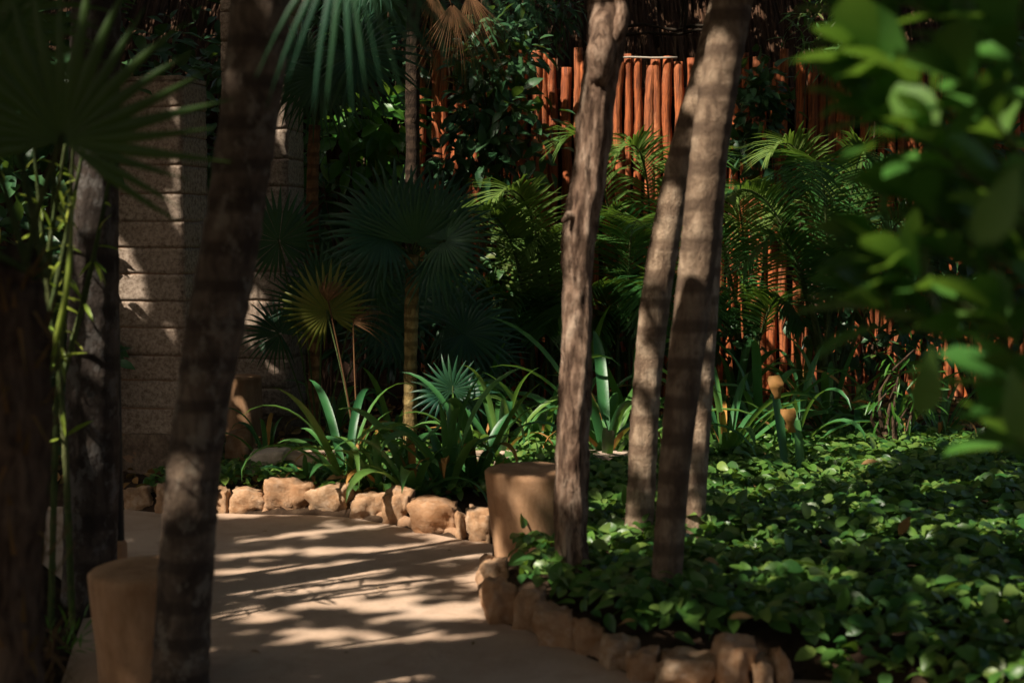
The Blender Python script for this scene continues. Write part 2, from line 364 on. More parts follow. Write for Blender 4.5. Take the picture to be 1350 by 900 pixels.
bm = bmesh.new(); vs = [bm.verts.new((p.x, p.y, 0.0)) for p in PATH]; fc = bm.faces.new(vs)
bmesh.ops.triangulate(bm, faces=[fc])
for _ in range(4): bmesh.ops.subdivide_edges(bm, edges=[e for e in bm.edges if e.calc_length() > 0.16], cuts=1, use_grid_fill=False); bmesh.ops.triangulate(bm, faces=bm.faces[:])
for vv in bm.verts: vv.co.z = 0.006 * noise.noise(vv.co * 2.5) + 0.003 * noise.noise(vv.co * 9)
bm.normal_update()
for fcx in bm.faces:
    if fcx.normal.z < 0: fcx.normal_flip()
me = bpy.data.meshes.new('path'); bm.to_mesh(me); bm.free(); me.materials.append(M['path'])
me.polygons.foreach_set('use_smooth', np.ones(len(me.polygons), bool))
link('path', me, kind='structure', label='tan dusty concrete garden path dappled with sun')

# ------------------------------------------------------------------ stones
def stone_mesh(name, sx, sy, sz, seed, mat, sub=3, rough=0.18, boxy=0.68, tilt=None):
    b = bmesh.new(); bmesh.ops.create_cube(b, size=2.0)
    bmesh.ops.subdivide_edges(b, edges=b.edges[:], cuts=9, use_grid_fill=True)
    rr = random.Random(seed); off = Vector((rr.uniform(-50, 50), rr.uniform(-50, 50), seed))
    kx, kz = rr.uniform(-0.25, 0.25), rr.uniform(-0.2, 0.2)
    for q in b.verts:
        sph = q.co.normalized() * 1.18; c = q.co.lerp(sph, 1 - boxy)
        n = noise.noise(c * 0.8 + off) * rough * 1.9 + noise.noise(c * 2.1 + off) * rough + noise.noise(c * 5 + off) * rough * 0.5 + noise.noise(c * 11 + off) * rough * 0.25
        cell = noise.voronoi(c * 1.2 + off)[0]
        c = c * (1 + n - 0.12 * (cell[0]))
        c.x += kx * c.z; c.z += kz * c.x
        q.co = Vector((c.x * sx / 2, c.y * sy / 2, c.z * sz / 2))
    me = bpy.data.meshes.new(name); b.to_mesh(me); b.free(); me.materials.append(mat)
    me.polygons.foreach_set('use_smooth', np.ones(len(me.polygons), bool)); return me
def border(label, boxes, name, depth, group, mortar_pts):
    root = thing(name, label, 'stone border', group, loc=G((boxes[0][0] + boxes[0][2]) / 2, boxes[0][3]))
    for i, (x0, y0, x1, y1) in enumerate(boxes):
        g = G((x0 + x1) / 2, y1); Y = g.y
        w = (x1 - x0) / F_PX * Y * 1.02; h = (y1 - y0) / F_PX * Y * 0.93
        dp = min(depth, max(0.11, w * 0.9))
        m4 = Matrix.Translation(Vector((g.x, Y + dp * 0.5, h * 0.42))) @ Matrix.Rotation(R.uniform(-0.25, 0.25), 4, 'Z')
        part('stone', stone_mesh('stone', w, dp, h * 1.25, 100 * len(name) + i, M['stone']), root, mat4=m4)
    sp = [G(*p) + Vector((0.0, 0.10, 0.0)) for p in mortar_pts]
    vv, ff = tube(sp, [0.04] * len(sp), 10, 0.03, 0.6, seed=3, nscale=10)
    part('mortar', mesh('mortar', vv, ff, M['kerb_mortar']), root)
    return root
far_boxes = [(161, 643, 199, 671), (203, 642, 236, 676), (240, 646, 286, 676), (284, 644, 301, 675), (302, 646, 348, 675), (347, 634, 407, 676), (406, 640, 466, 678), (462, 652, 509, 684), (507, 647, 541, 691), (540, 662, 606, 704), (601, 680, 617, 709), (614, 671, 652, 714)]
border('far border of pale rough limestone pieces edging the path before the lilies', far_boxes, 'stone_border', 0.2, 'stone borders of the path', path_px[:9])
near_boxes = [(636, 738, 672, 776), (640, 768, 682, 822), (679, 779, 718, 830), (706, 801, 760, 853), (757, 821, 799, 862), (795, 840, 840, 884), (828, 858, 872, 899), (868, 866, 946, 909), (943, 846, 994, 909), (997, 872, 1026, 908), (1021, 862, 1043, 908)]
border('curved border of tan stones running past the tree trunks to the ground cover', near_boxes, 'stone_border', 0.17, 'stone borders of the path', [(645, 745), (640, 776), (652, 815), (690, 828), (750, 855), (800, 876), (850, 896), (945, 905), (1040, 906)])
for i, (x0, y0, x1, y1, lab) in enumerate([
        (322, 594, 376, 624, 'pale cut limestone block with sunlit top beside the slim post'),
        (378, 598, 441, 622, 'pale cut limestone block lying behind the arching lily leaves'),
        (586, 600, 640, 624, 'grey limestone block half hidden behind upright lilies'),
        (652, 594, 704, 618, 'grey limestone block right behind the flared bollard'),
        (758, 598, 838, 622, 'long tan limestone block between the slim rough trunk and the ringed trunks'),
        (296, 566, 330, 614, 'rounded tan boulder at the foot of the slim post')]):
    g = G((x0 + x1) / 2, y1, 0.08); Y = g.y; w = (x1 - x0) / F_PX * Y; h = (y1 - y0) / F_PX * Y
    o = link('limestone_block', stone_mesh('limestone_block', w, 0.26, h, 700 + i, M['slab'] if i < 5 else M['stone'], rough=0.05 if i < 5 else 0.14, boxy=0.9 if i < 5 else 0.5), None, (g.x, Y + 0.13, 0.08 + h * 0.42), lab, 'stone block', 'loose limestone blocks in the bed')
    o.rotation_euler.z = R.uniform(-0.1, 0.1)

# ------------------------------------------------------------------ bollards
def bollard(label, px, Y, z_top, d_top, d_bot, seed, group='concrete bollards'):
    c = P(px, 600, Y); z0 = -0.03
    prof = [(d_bot / 2, z0), (d_bot / 2 + (d_top - d_bot) / 2 * 0.5, z_top * 0.5), (d_top / 2 - 0.004, z_top - 0.03), (d_top / 2 - 0.003, z_top - 0.012), (d_top / 2 - 0.014, z_top - 0.001), (d_top / 2 * 0.6, z_top), (d_top / 2 * 0.25, z_top)]
    pr = []
    for a, b in zip(prof[:-1], prof[1:]):
        n = max(1, int(abs(b[1] - a[1]) / 0.03))
        pr += [(a[0] + (b[0] - a[0]) * k / n, a[1] + (b[1] - a[1]) * k / n) for k in range(n)]
    pr.append(prof[-1]); ns = 40; v, f = [], []
    for i, (r, z) in enumerate(pr):
        for k in range(ns):
            a = 2 * math.pi * k / ns; q = Vector((math.cos(a) * r, math.sin(a) * r, z))
            n = 1 + 0.018 * noise.noise(q * 6 + Vector((seed, 0, 0))) + 0.006 * noise.noise(q * 25 + Vector((seed, 0, 0)))
            v.append((q.x * n, q.y * n, z + 0.004 * noise.noise(q * 12)))
        if i:
            for k in range(ns): f.append(((i - 1) * ns + k, (i - 1) * ns + (k + 1) % ns, i * ns + (k + 1) % ns, i * ns + k))
    f.append(tuple((len(pr) - 1) * ns + k for k in range(ns)))
    return link('bollard', mesh('bollard', v, f, M['bollard']), None, (c.x, Y, 0), label, 'bollard', group)
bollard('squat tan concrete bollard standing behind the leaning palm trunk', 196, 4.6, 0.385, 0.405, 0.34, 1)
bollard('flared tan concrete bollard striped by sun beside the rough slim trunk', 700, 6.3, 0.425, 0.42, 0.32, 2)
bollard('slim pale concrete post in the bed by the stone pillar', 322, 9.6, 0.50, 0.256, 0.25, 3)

# ------------------------------------------------------------------ pillars of stacked blocks
def pillar(label, px_c, Y, w, dpt, yaw, z_top, course, base_h, seed):
    c = P(px_c, 500, Y); root = thing('block_pillar', label, 'pillar', 'stacked block pillars', (c.x, Y, 0))
    rr = random.Random(seed); rot = Matrix.Rotation(yaw, 4, 'Z'); z = base_h; i = 0
    core = bmesh.new(); bmesh.ops.create_cube(core, size=1.0)
    for q in core.verts: q.co = Vector((q.co.x * (w - 0.012), q.co.y * (dpt - 0.012), (q.co.z + 0.5) * (z_top - 0.03)))
    me = bpy.data.meshes.new('mortar_core'); core.to_mesh(me); core.free(); me.materials.append(M['mortar'])
    part('mortar_core', me, root, mat4=Matrix.Translation(root.location) @ rot)
    while z < z_top - 0.02:
        h = min(course * rr.uniform(0.94, 1.06), z_top - z); b = bmesh.new(); bmesh.ops.create_cube(b, size=1.0)
        bmesh.ops.bevel(b, geom=b.edges[:], offset=0.014, segments=2, affect='EDGES')
        bmesh.ops.subdivide_edges(b, edges=[e for e in b.edges if e.calc_length() > 0.3], cuts=7, use_grid_fill=True)
        off = Vector((seed * 3.1, i * 5.7, 0))
        for q in b.verts:
            p = Vector((q.co.x * w, q.co.y * dpt, q.co.z * (h - 0.004)))
            n = 0.004 * noise.noise(p * 9 + off) + 0.004 * noise.noise(p * 30 + off)
            q.co = p + q.co.normalized() * n
        me = bpy.data.meshes.new('block'); b.to_mesh(me); b.free(); me.materials.append(M['block'])
        me.polygons.foreach_set('use_smooth', np.ones(len(me.polygons), bool))
        part('block', me, root, mat4=Matrix.Translation(root.location + Vector((rr.uniform(-.002, .002), rr.uniform(-.002, .002), z + h / 2))) @ rot)
        z += h; i += 1
    part('rubble_base', stone_mesh('rubble_base', w + 0.07, dpt + 0.07, base_h * 1.15, seed + 40, M['rubble'], rough=0.11, boxy=0.92), root, label='rough dark rubble footing', mat4=Matrix.Translation(root.location + Vector((0, 0, base_h * 0.45))) @ rot)
    return root
pillar('weathered pillar of stacked rough blocks, sun-dappled, behind the leaning palm trunk', 215, 8.35, 0.45, 0.36, -0.2, 2.36, 0.155, 0.30, 5)
pillar('shaded taller pillar of stacked blocks next to the slim concrete post', 352, 10.0, 0.46, 0.42, -0.12, 3.15, 0.195, 0.2, 9)

# ------------------------------------------------------------------ fence of poles
FENCE_Y = 11.8
fx0, fx1 = P(553, 300, FENCE_Y).x, 5.3
root = thing('pole_fence', 'tall fence of orange-stained round wooden poles behind the palms', 'fence', None, (fx0, FENCE_Y, 0))
variants = []
for k in range(9):
    rr = random.Random(50 + k); r0 = rr.uniform(0.033, 0.045); hgt = 2.92 + rr.uniform(-0.05, 0.06)
    pts = [Vector((rr.uniform(-.014, .014), rr.uniform(-.01, .01), hgt * i / 6)) for i in range(7)]
    vv, ff = tube(pts, [r0 * rr.uniform(0.9, 1.06) for _ in range(7)], 12, 0.06, 0.22, seed=k, nscale=11)
    variants.append((r0, mesh('pole', vv, ff, M['pole'])))
x = fx0; i = 0
while x < fx1:
    r0, me = variants[R.randrange(len(variants))]; x += r0
    yy = FENCE_Y + R.uniform(-0.012, 0.012)
    m4 = Matrix.Translation((x, yy, R.uniform(-0.07, 0.02))) @ Matrix.Rotation(R.uniform(-0.012, 0.012), 4, 'Y') @ Matrix.Rotation(R.choice((0, math.pi)), 4, 'Z')
    part('pole', me, root, mat4=m4); x += r0 + R.choice((0.001, 0.003, 0.012)); i += 1
for z in (0.5, 1.5, 2.6):
    vv, ff = tube([Vector((fx0 - 0.03, FENCE_Y + 0.085, z)), Vector(((fx0 + fx1) / 2, FENCE_Y + 0.088, z + 0.02)), Vector((fx1, FENCE_Y + 0.085, z))], [0.035] * 3, 8, 0.3, 0.05)
    part('rail', mesh('rail', vv, ff, M['pole']), root)
vv, ff = tube([P(797, 78, FENCE_Y - .05), P(830, 75.5, FENCE_Y - .05), P(860, 76.5, FENCE_Y - .05), P(893, 76, FENCE_Y - .05)], [0.008] * 4, 6, 0.1, 0.3)
part('tie_rope', mesh('tie_rope', vv, ff, M['rope']), root, label='pale rope tied along the pole tops')

# ------------------------------------------------------------------ thatched house behind
root = thing('thatched_house', 'shaded thatched house with dark timber wall rising behind the fence', 'house', None, (0, 13.2, 0))
n = 60000
u = rng.random(n); tt = rng.random(n)
row = tt
pos = np.stack([-7 + 15 * u, 12.35 + row * 4.6 + rng.normal(0, .03, n), 2.55 + row * 4.4 + rng.normal(0, .05, n)], 1) + np.array([0, .35, .42])
d = np.stack([rng.normal(0, .05, n), -0.65 + rng.normal(0, .06, n), -0.76 + rng.normal(0, .06, n)], 1)
nr = np.stack([rng.normal(0, .5, n), -0.7 * np.ones(n), 0.7 * np.ones(n)], 1)
T_STRIP = (np.array([(-0.012, 0, 0), (0.012, 0, 0), (-0.008, 0.6, 0.0), (0.008, 0.6, 0.0), (0, 1, -0.04)], float), np.array([(0, 1, 2), (1, 3, 2), (2, 3, 4)]))
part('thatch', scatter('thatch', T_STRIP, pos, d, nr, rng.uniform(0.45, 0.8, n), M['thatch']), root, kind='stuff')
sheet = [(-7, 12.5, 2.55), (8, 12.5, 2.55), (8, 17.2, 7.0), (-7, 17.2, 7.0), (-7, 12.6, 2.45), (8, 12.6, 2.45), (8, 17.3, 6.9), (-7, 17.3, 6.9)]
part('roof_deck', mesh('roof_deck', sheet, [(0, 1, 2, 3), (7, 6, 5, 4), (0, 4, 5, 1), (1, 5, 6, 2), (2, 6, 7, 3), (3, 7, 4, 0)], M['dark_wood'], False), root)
bw = 0.16; bx = -7.0
plank = None
while bx < 8:
    if plank is None:
        vv = [(sx * (bw / 2 - .003), sy * 0.02, sz) for sz in (0, 2.9) for sx, sy in ((-1, -1), (1, -1), (1, 1), (-1, 1))]
        plank = mesh('plank', vv, [(0, 1, 5, 4), (1, 2, 6, 5), (2, 3, 7, 6), (3, 0, 4, 7), (4, 5, 6, 7), (3, 2, 1, 0)], M['dark_wood'], False)
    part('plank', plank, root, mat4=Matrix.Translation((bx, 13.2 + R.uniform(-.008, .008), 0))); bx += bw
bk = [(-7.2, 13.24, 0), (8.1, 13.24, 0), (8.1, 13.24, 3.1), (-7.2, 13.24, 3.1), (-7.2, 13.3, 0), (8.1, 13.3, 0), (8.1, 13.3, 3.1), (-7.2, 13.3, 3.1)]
part('wall', mesh('wall', bk, [(0, 1, 2, 3), (7, 6, 5, 4), (0, 4, 5, 1), (1, 5, 6, 2), (2, 6, 7, 3), (3, 7, 4, 0)], M['dark_wood'], False), root)  # solid sheet added behind the planks so no light shows between them
vv, ff = tube([Vector((-7, 12.75, 2.62)), Vector((8, 12.75, 2.62))], [0.07, 0.07], 10, 0.5, 0.05)
part('eave_beam', mesh('eave_beam', vv, ff, M['dark_wood']), root)
for k, (pts, lab) in enumerate([([(818, 36), (850, 33), (890, 40), (915, 34), (960, 38)], 'dark wiry vine sagging across the thatch above the fence'),
                         ([(901, -30), (900, 10), (897, 40)], 'dark wiry vine hanging straight down before the thatch')]):
    vv, ff = tube([P(a, b, 12.15) for a, b in pts], [0.016] * len(pts), 6, 0.06, 0.5, seed=k)
    b = MB(); b.add(vv, ff)
    vv, ff = tube([P(a + 4, b_ + 8 + 3 * math.sin(a), 12.12) for a, b_ in pts], [0.011] * len(pts), 6, 0.06, 0.5, seed=k + 5); b.add(vv, ff)
    link('dark_vine', b.mesh('dark_vine', M['vine_stem']), label=lab, cat='vine', group='vines before the thatch')

# ------------------------------------------------------------------ trees in view
CROWNS = []      # (crown centre, thing) : the shared leaf roof is divided among the trees
def tree(name, label, cat, pts, rads, mat, amp, ring, ring_len, crown, seed, top_r, knots=(), ridge=0.02):
    p3 = [P(*q) for q in pts]; base = p3[-1]; p3[-1] = Vector((base.x, base.y, 0.02))
    p3 = p3[::-1]; rr = [r / F_PX * q[2] for r, q in zip(rads, pts)][::-1]
    p3 = [p3[0] + Vector((0, 0, -0.15))] + p3; rr = [rr[0] * 1.25] + rr
    cr = Vector(crown); last = p3[-1]; dirn = (p3[-1] - p3[-2]).normalized()
    mid = last + dirn * (cr - last).length * 0.5; p3 += [mid, cr]; rr += [(rr[-1] + top_r) / 2, top_r]
    root = thing(name, label, cat, None, (p3[1].x, p3[1].y, 0))
    vv, ff = tube(p3, [x * 0.93 for x in rr], 36, 0.02, amp, ring, ring_len, 7, seed, ridge=ridge)
    tr = part('trunk', mesh('trunk', vv, ff, mat), root)
    for (kp, kr) in knots:
        q = [P(*a) for a in kp]; vv, ff = tube(q, kr, 10, 0.03, 0.3, seed=seed + 1); part('knot', mesh('knot', vv, ff, mat), tr)
    CROWNS.append((cr, root)); return root
tA = tree('rough_barked_tree', 'slim tree with rough peeling bark beside the flared bollard', 'tree',
          [(806, -30, 5.65), (800, 0, 5.65), (797, 60, 5.64), (785, 130, 5.63), (777, 230, 5.62), (767, 300, 5.61), (762, 400, 5.6), (760, 480, 5.6), (756, 560, 5.6), (754, 640, 5.6), (755, 720, 5.6), (757, 806, 5.6)],
          [25, 25, 24, 23, 23, 23, 22, 22, 22, 22, 23, 26], M['bark_a'], 0.20, 0, 1, (0.9, 5.6, 4.6), 1.0, 0.05,
          [([(815, -5, 5.6), (821, 20, 5.58), (812, 48, 5.57), (806, 70, 5.6)], [0.02, 0.03, 0.035, 0.012]), ([(765, 288, 5.6), (750, 284, 5.55), (742, 292, 5.54)], [0.03, 0.018, 0.008]), ([(800, 10, 5.62), (795, 70, 5.57), (792, 110, 5.6)], [0.05, 0.06, 0.045])], ridge=0.2)
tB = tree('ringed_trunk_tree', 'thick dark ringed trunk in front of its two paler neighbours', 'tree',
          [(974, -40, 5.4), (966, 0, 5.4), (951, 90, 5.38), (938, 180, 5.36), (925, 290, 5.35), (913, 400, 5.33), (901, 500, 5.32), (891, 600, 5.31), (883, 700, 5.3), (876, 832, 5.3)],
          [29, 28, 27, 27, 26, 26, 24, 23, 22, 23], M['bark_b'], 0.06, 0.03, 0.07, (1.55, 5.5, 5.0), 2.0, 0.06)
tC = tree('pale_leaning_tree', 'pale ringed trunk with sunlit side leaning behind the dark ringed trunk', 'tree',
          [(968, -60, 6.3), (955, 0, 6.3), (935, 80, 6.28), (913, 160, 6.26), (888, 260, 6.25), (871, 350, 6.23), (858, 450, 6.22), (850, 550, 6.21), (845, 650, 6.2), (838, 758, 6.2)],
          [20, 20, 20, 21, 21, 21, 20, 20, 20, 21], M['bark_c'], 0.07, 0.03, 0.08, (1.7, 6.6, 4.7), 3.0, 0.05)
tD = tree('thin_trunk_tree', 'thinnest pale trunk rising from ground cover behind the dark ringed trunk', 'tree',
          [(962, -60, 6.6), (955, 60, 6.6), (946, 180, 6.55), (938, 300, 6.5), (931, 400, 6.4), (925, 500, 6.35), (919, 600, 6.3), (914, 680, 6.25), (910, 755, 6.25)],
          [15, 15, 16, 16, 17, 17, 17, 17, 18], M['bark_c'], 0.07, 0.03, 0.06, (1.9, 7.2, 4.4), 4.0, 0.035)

# palms with fan leaves --------------------------------------------------------
def fan_blade(hub, axis, nrm, rad, nl=30, span=150, split=0.45, fold=0.5, droop=0.25, seed=0, wid=1.0, ragged=0.1):
    rr = random.Random(seed); a = Vector(axis).normalized(); s = a.cross(Vector(nrm)).normalized(); n = s.cross(a)
    b = MB(); da = math.radians(2 * span / (nl - 1)) / 2; rv = rr.random() * 0.3
    for i in range(nl):
        an = math.radians(-span + 2 * span * i / (nl - 1)) + rr.uniform(-.02, .02)
        d = a * math.cos(an) + s * math.sin(an); t = -a * math.sin(an) + s * math.cos(an)
        L = rad * (0.80 + 0.2 * math.cos(an * 0.75)) * rr.uniform(1 - ragged, 1.04); dr = droop * rr.uniform(0.5, 1.6)
        tw = rr.uniform(-0.25, 0.25); bend = rr.uniform(-0.12, 0.12); vv, ff = [], []
        for j, q in enumerate((0.03, 0.2, split, 0.6, 0.75, 0.88, 1.0)):
            full = math.tan(da) * L * min(q, split) * 1.0
            w = full if q <= split else full * (1 - (q - split) / (1 - split)) ** 0.75 * 0.92
            w = max(w * wid, 0.0006)
            c = hub + d * L * q + n * (0.10 * L * q * (1 - q) - dr * L * max(0, q - 0.35) ** 2 * 1.6) + t * bend * L * max(0, q - split) ** 2
            c.z -= dr * L * 0.9 * max(0, q - 0.5) ** 2
            e = t * math.cos(tw * q) + n * math.sin(tw * q)
            vv += [c - e * w, c + n * w * fold, c + e * w]
            if j:
                k = 3 * j; ff += [(k - 3, k - 2, k + 1, k), (k - 2, k - 1, k + 2, k + 1)]
        b.add(vv, ff, rv + rr.random() * 0.5)
    return b
def frond_fan(root, hub, base, axis, nrm, rad, mat, seed, pet_r=0.007, tips=False, **kw):
    b = fan_blade(Vector(hub), axis, nrm, rad, seed=seed, **kw)
    fr = part('frond', b.mesh('frond', mat), root)
    m = (Vector(base) + Vector(hub)) / 2 + Vector((0, 0, 0.06 * (Vector(hub) - Vector(base)).length))
    vv, ff = tube([Vector(base), m, Vector(hub) + Vector(axis).normalized() * 0.02], [pet_r * 1.3, pet_r, pet_r * 0.8], 6, 0.06)
    part('petiole', mesh('petiole', vv, ff, M['stem'] if mat is not M['fan_dead'] else M['fan_dead']), fr)
    return fr
def dirv(deg, back=0.0): return Vector((math.sin(math.radians(deg)), back, math.cos(math.radians(deg))))

# leaning foreground palm
root = tL = tree('leaning_palm', 'mottled palm trunk leaning across the path in front of the squat bollard', 'palm tree',
          [(352, -40, 4.3), (344, 0, 4.3), (337, 80, 4.3), (325, 180, 4.3), (308, 290, 4.3), (290, 400, 4.3), (272, 500, 4.3), (258, 600, 4.3), (249, 700, 4.3), (242, 800, 4.3), (236, 960, 4.28)],
          [41, 41, 41, 41, 40, 40, 39, 38, 38, 39, 42], M['bark_palm'], 0.05, 0.035, 0.075, (-0.62, 4.25, 2.95), 5.0, 0.085)
CROWNS.pop()
top = Vector((-0.62, 4.25, 2.95))
for k, (ax, nr, hub, rad) in enumerate([
        ((0.15, -0.15, -1), (0, -1, 0.2), P(455, -95, 3.2), 0.42), ((0.55, -0.2, -0.8), (0.2, -1, 0.3), P(560, -110, 3.2), 0.36),
        ((-0.9, -0.2, 0.2), (0, -0.3, 1), (-1.15, 4.0, 3.2), 0.6),
        ((0.2, -0.9, 0.4), (0, 0.3, 1), (-0.45, 3.7, 3.4), 0.55), ((-0.5, -0.8, 0.3), (0, 0.2, 1), (-0.95, 3.75, 3.3), 0.6)]):
    frond_fan(root, hub, top, ax, nr, rad, M['fan'], 300 + k, 0.012, nl=13 if k < 2 else 30, span=42 if k < 2 else 140, split=0.3, droop=0.15)

# dark trunk at left, black pole, fibrous trunk
tree('dark_trunk_palm', 'dark lichen-spotted trunk between the black pole and the yellow-green canes', 'palm tree',
     [(128, -40, 5.55), (126, 60, 5.5), (124, 200, 5.5), (124, 330, 5.5), (123, 460, 5.5), (121, 600, 5.5), (119, 720, 5.5), (118, 815, 5.5)],
     [34, 34, 34, 34, 36, 37, 38, 40], M['bark_dark'], 0.07, 0.02, 0.09, (-1.6, 5.5, 4.4), 6.0, 0.08)
vv, ff = tube([P(158, 745, 5.75) * 1, P(158, 400, 5.75), P(159, 100, 5.75), P(159, -200, 5.75)], [0.021] * 4, 14, 0.3)
vv = [Vector(q) for q in vv]
po = thing('black_pole', 'straight black pole standing right beside the dark lichen-spotted trunk', 'pole', None, (P(158, 745, 5.75).x, 5.75, 0))
vv2, ff2 = tube([Vector((po.location.x, 5.75, -0.05)), Vector((po.location.x, 5.75, 1.2)), Vector((po.location.x + .004, 5.75, 3.2))], [0.021] * 3, 14, 0.3)
part('shaft', mesh('shaft', vv2, ff2, M['black']), po)
vv2, ff2 = tube([Vector((po.location.x, 5.75, -0.05)), Vector((po.location.x, 5.75, 0.02)), Vector((po.location.x, 5.75, 0.21)), Vector((po.location.x, 5.75, 0.225))], [0.034, 0.034, 0.031, 0.023], 14, 0.05)
part('sleeve', mesh('sleeve', vv2, ff2, M['bollard']), po, label='tan sleeve at the foot of the pole')
root = tree('fibrous_palm', 'stocky palm trunk wrapped in brown fibres below the big dark fan leaf', 'palm tree',
     [(22, 395, 3.75), (20, 470, 3.72), (18, 560, 3.7), (16, 680, 3.7), (14, 800, 3.7), (12, 1010, 3.68)],
     [40, 46, 48, 48, 46, 48], M['bark_fibre'], 0.32, 0, 1, (-1.28, 3.72, 1.42), 7.0, 0.06)
CROWNS.pop(); top = Vector((-1.28, 3.72, 1.42))
b = MB(); rr = random.Random(3)
for k in range(240):
    a = rr.uniform(0, 2 * math.pi); z = rr.uniform(0.15, 1.4); c = Vector((-1.3 + 0.095 * math.cos(a), 3.71 + 0.095 * math.sin(a), z))
    d = Vector((math.cos(a) * 0.5, math.sin(a) * 0.5, rr.uniform(-0.6, 1))).normalized() * rr.uniform(0.05, 0.16); s = Vector((-math.sin(a), math.cos(a), 0)) * 0.007
    b.add([c - s, c + s, c + d], [(0, 1, 2)], rr.random())
part('fibre', b.mesh('fibre', M['fan_dead']), root, kind='stuff')
for k, (hub, ax, nr, rad, kw) in enumerate([
        (P(82, 186, 3.4), (0.25, -0.1, 1), (0.1, -1, 0.1), 0.45, dict(span=115, nl=23, split=0.42, droop=0.05, wid=1.0, ragged=0.2)),
        (P(-40, 120, 3.6), (-0.5, 0.1, 0.9), (0, -1, 0.4), 0.42, dict(span=130, nl=28, droop=0.2)),
        (P(-110, 300, 3.5), (-1, 0, 0.2), (0, -1, 0.6), 0.42, dict(span=130, nl=28, droop=0.2)),
        (P(-20, 20, 4.1), (0.0, 0.3, 1), (0, -0.9, 0.5), 0.4, dict(span=130, nl=28, droop=0.2))]):
    frond_fan(root, hub, top + Vector((0.02 * k, 0, -0.05)), ax, nr, rad, M['fan_warm'], 320 + k, 0.009, **kw)

# thatch palms in the bed
def small_palm(label, trunk, fronds, mat_t, seed, rpx, group='young fan palms in the bed', name='fan_palm', nl=32):
    base = P(*trunk[-1]); b0 = Vector((base.x, base.y, 0.05))
    root = thing(name, label, 'fan palm', group, b0)
    if len(trunk) > 1:
        p3 = [b0] + [P(*q) for q in trunk[:-1]][::-1]
        vv, ff = tube(p3, [rpx / F_PX * base.y] * len(p3), 14, 0.025, 0.14, 0.07, 0.035, 14, seed)
        part('trunk', mesh('trunk', vv, ff, mat_t), root); crown = p3[-1]
    else: crown = b0
    for k, fr in enumerate(fronds):
        (hx, hy, dy, ang, back, rad, nz) = fr[:7]; kw = dict(fr[7]) if len(fr) > 7 else {}
        m = M[kw.pop('mat', 'fan')]; Y = base.y + dy; hub = P(hx, hy, Y)
        nr = Vector((R.uniform(-.2, .2), -1, nz))
        frond_fan(root, hub, crown + Vector((0, 0, -0.02)), dirv(ang, back), nr, rad / F_PX * Y, m, seed * 31 + k, 0.006, nl=kw.pop('nl', nl), **kw)
    return root
small_palm('young fan palm with ochre trunk and spread dark fan leaves above the lilies', [(544, 335, 8.75), (542, 430, 8.75), (540, 540, 8.75)],
           [(548, 322, -0.15, 15, -0.3, 100, 0.3, dict(span=90)), (585, 318, -0.2, 75, -0.2, 82, 0.3), (508, 312, -0.1, -75, -0.2, 90, 0.4), (520, 296, 0.1, -35, 0.1, 105, 0.2),
            (575, 290, 0.15, 35, 0.1, 80, 0.3), (570, 345, 0.0, 115, -0.1, 80, 0.5), (500, 350, 0.1, -110, 0, 85, 0.5), (545, 290, 0.3, 0, 0.4, 90, 0.1)], M['bark_thin'], 21, 9)
small_palm('tall thin dark palm with brown dead fans hanging beside its stem', [(548, -90, 10.1), (546, 20, 10.1), (544, 150, 10.1), (543, 300, 10.1)],
           [(596, 5, -0.1, 176, -0.05, 112, 0.1, dict(mat='fan_dead', span=42, split=0.3, droop=0.5, nl=30, fold=0.9, ragged=.3)), (618, -10, -0.05, 168, 0, 110, 0.1, dict(mat='fan_dead', span=35, split=0.25, droop=0.5, ragged=.3)),
            (572, -10, 0.0, 186, -0.05, 100, 0.1, dict(mat='fan_dead', span=35, split=0.3, droop=0.4, ragged=.3)), (500, -70, 0, -100, -0.1, 110, 0.5), (540, -150, 0.1, 0, 0, 110, 0.5), (500, -30, 0.1, 215, 0, 95, 0.3)], M['bark_dim'], 22, 9.5)
small_palm('fan palm with reddish stem and dark drooping leaves before the tall pillar', [(415, 165, 8.9), (412, 230, 8.9), (412, 300, 8.9), (413, 420, 8.9)],
           [(428, 100, -0.1, 175, -0.1, 90, 0.3, dict(span=120, droop=0.3)), (440, 85, 0.1, 150, 0, 88, 0.3), (405, 90, 0.1, 205, 0, 85, 0.3), (470, 70, -0.1, 120, -0.1, 95, 0.3),
            (400, 75, 0.1, -100, 0.1, 70, 0.3), (455, 60, 0.1, 110, 0.1, 80, 0.3)], M['bark_thin_red'], 23, 8)
small_palm('low fan palm with round dark leaves by the tall pillar', [(420, 585, 8.8)],
           [(368, 318, 0.0, -20, -0.1, 78, 0.15, dict(span=170, split=0.55, droop=0.08, nl=38)), (478, 372, 0.2, -15, -0.1, 95, 0.2, dict(span=160)), (500, 405, 0.5, 80, 0, 95, 0.4), (425, 375, 0.0, -5, -.1, 70, .2, dict(span=150)), (400, 400, 0.05, -40, -.1, 60, .3), (370, 440, 0.3, -60, 0.2, 65, 0.3)], None, 24, 8)
small_palm('yellowing fan palm leaf cluster with curled brown tips', [(475, 600, 8.5)],
           [(432, 412, 0.0, -20, -0.15, 76, 0.2, dict(mat='fan_yellow', span=150, droop=0.35, split=0.5)), (462, 424, 0.03, 55, -0.1, 52, 0.4, dict(mat='fan_dead', span=60, droop=1.3, split=0.3, nl=16)), (432, 398, -0.03, 10, -0.5, 40, 0.4, dict(mat='fan_dead', span=40, droop=1.6, nl=9))], None, 25, 8)
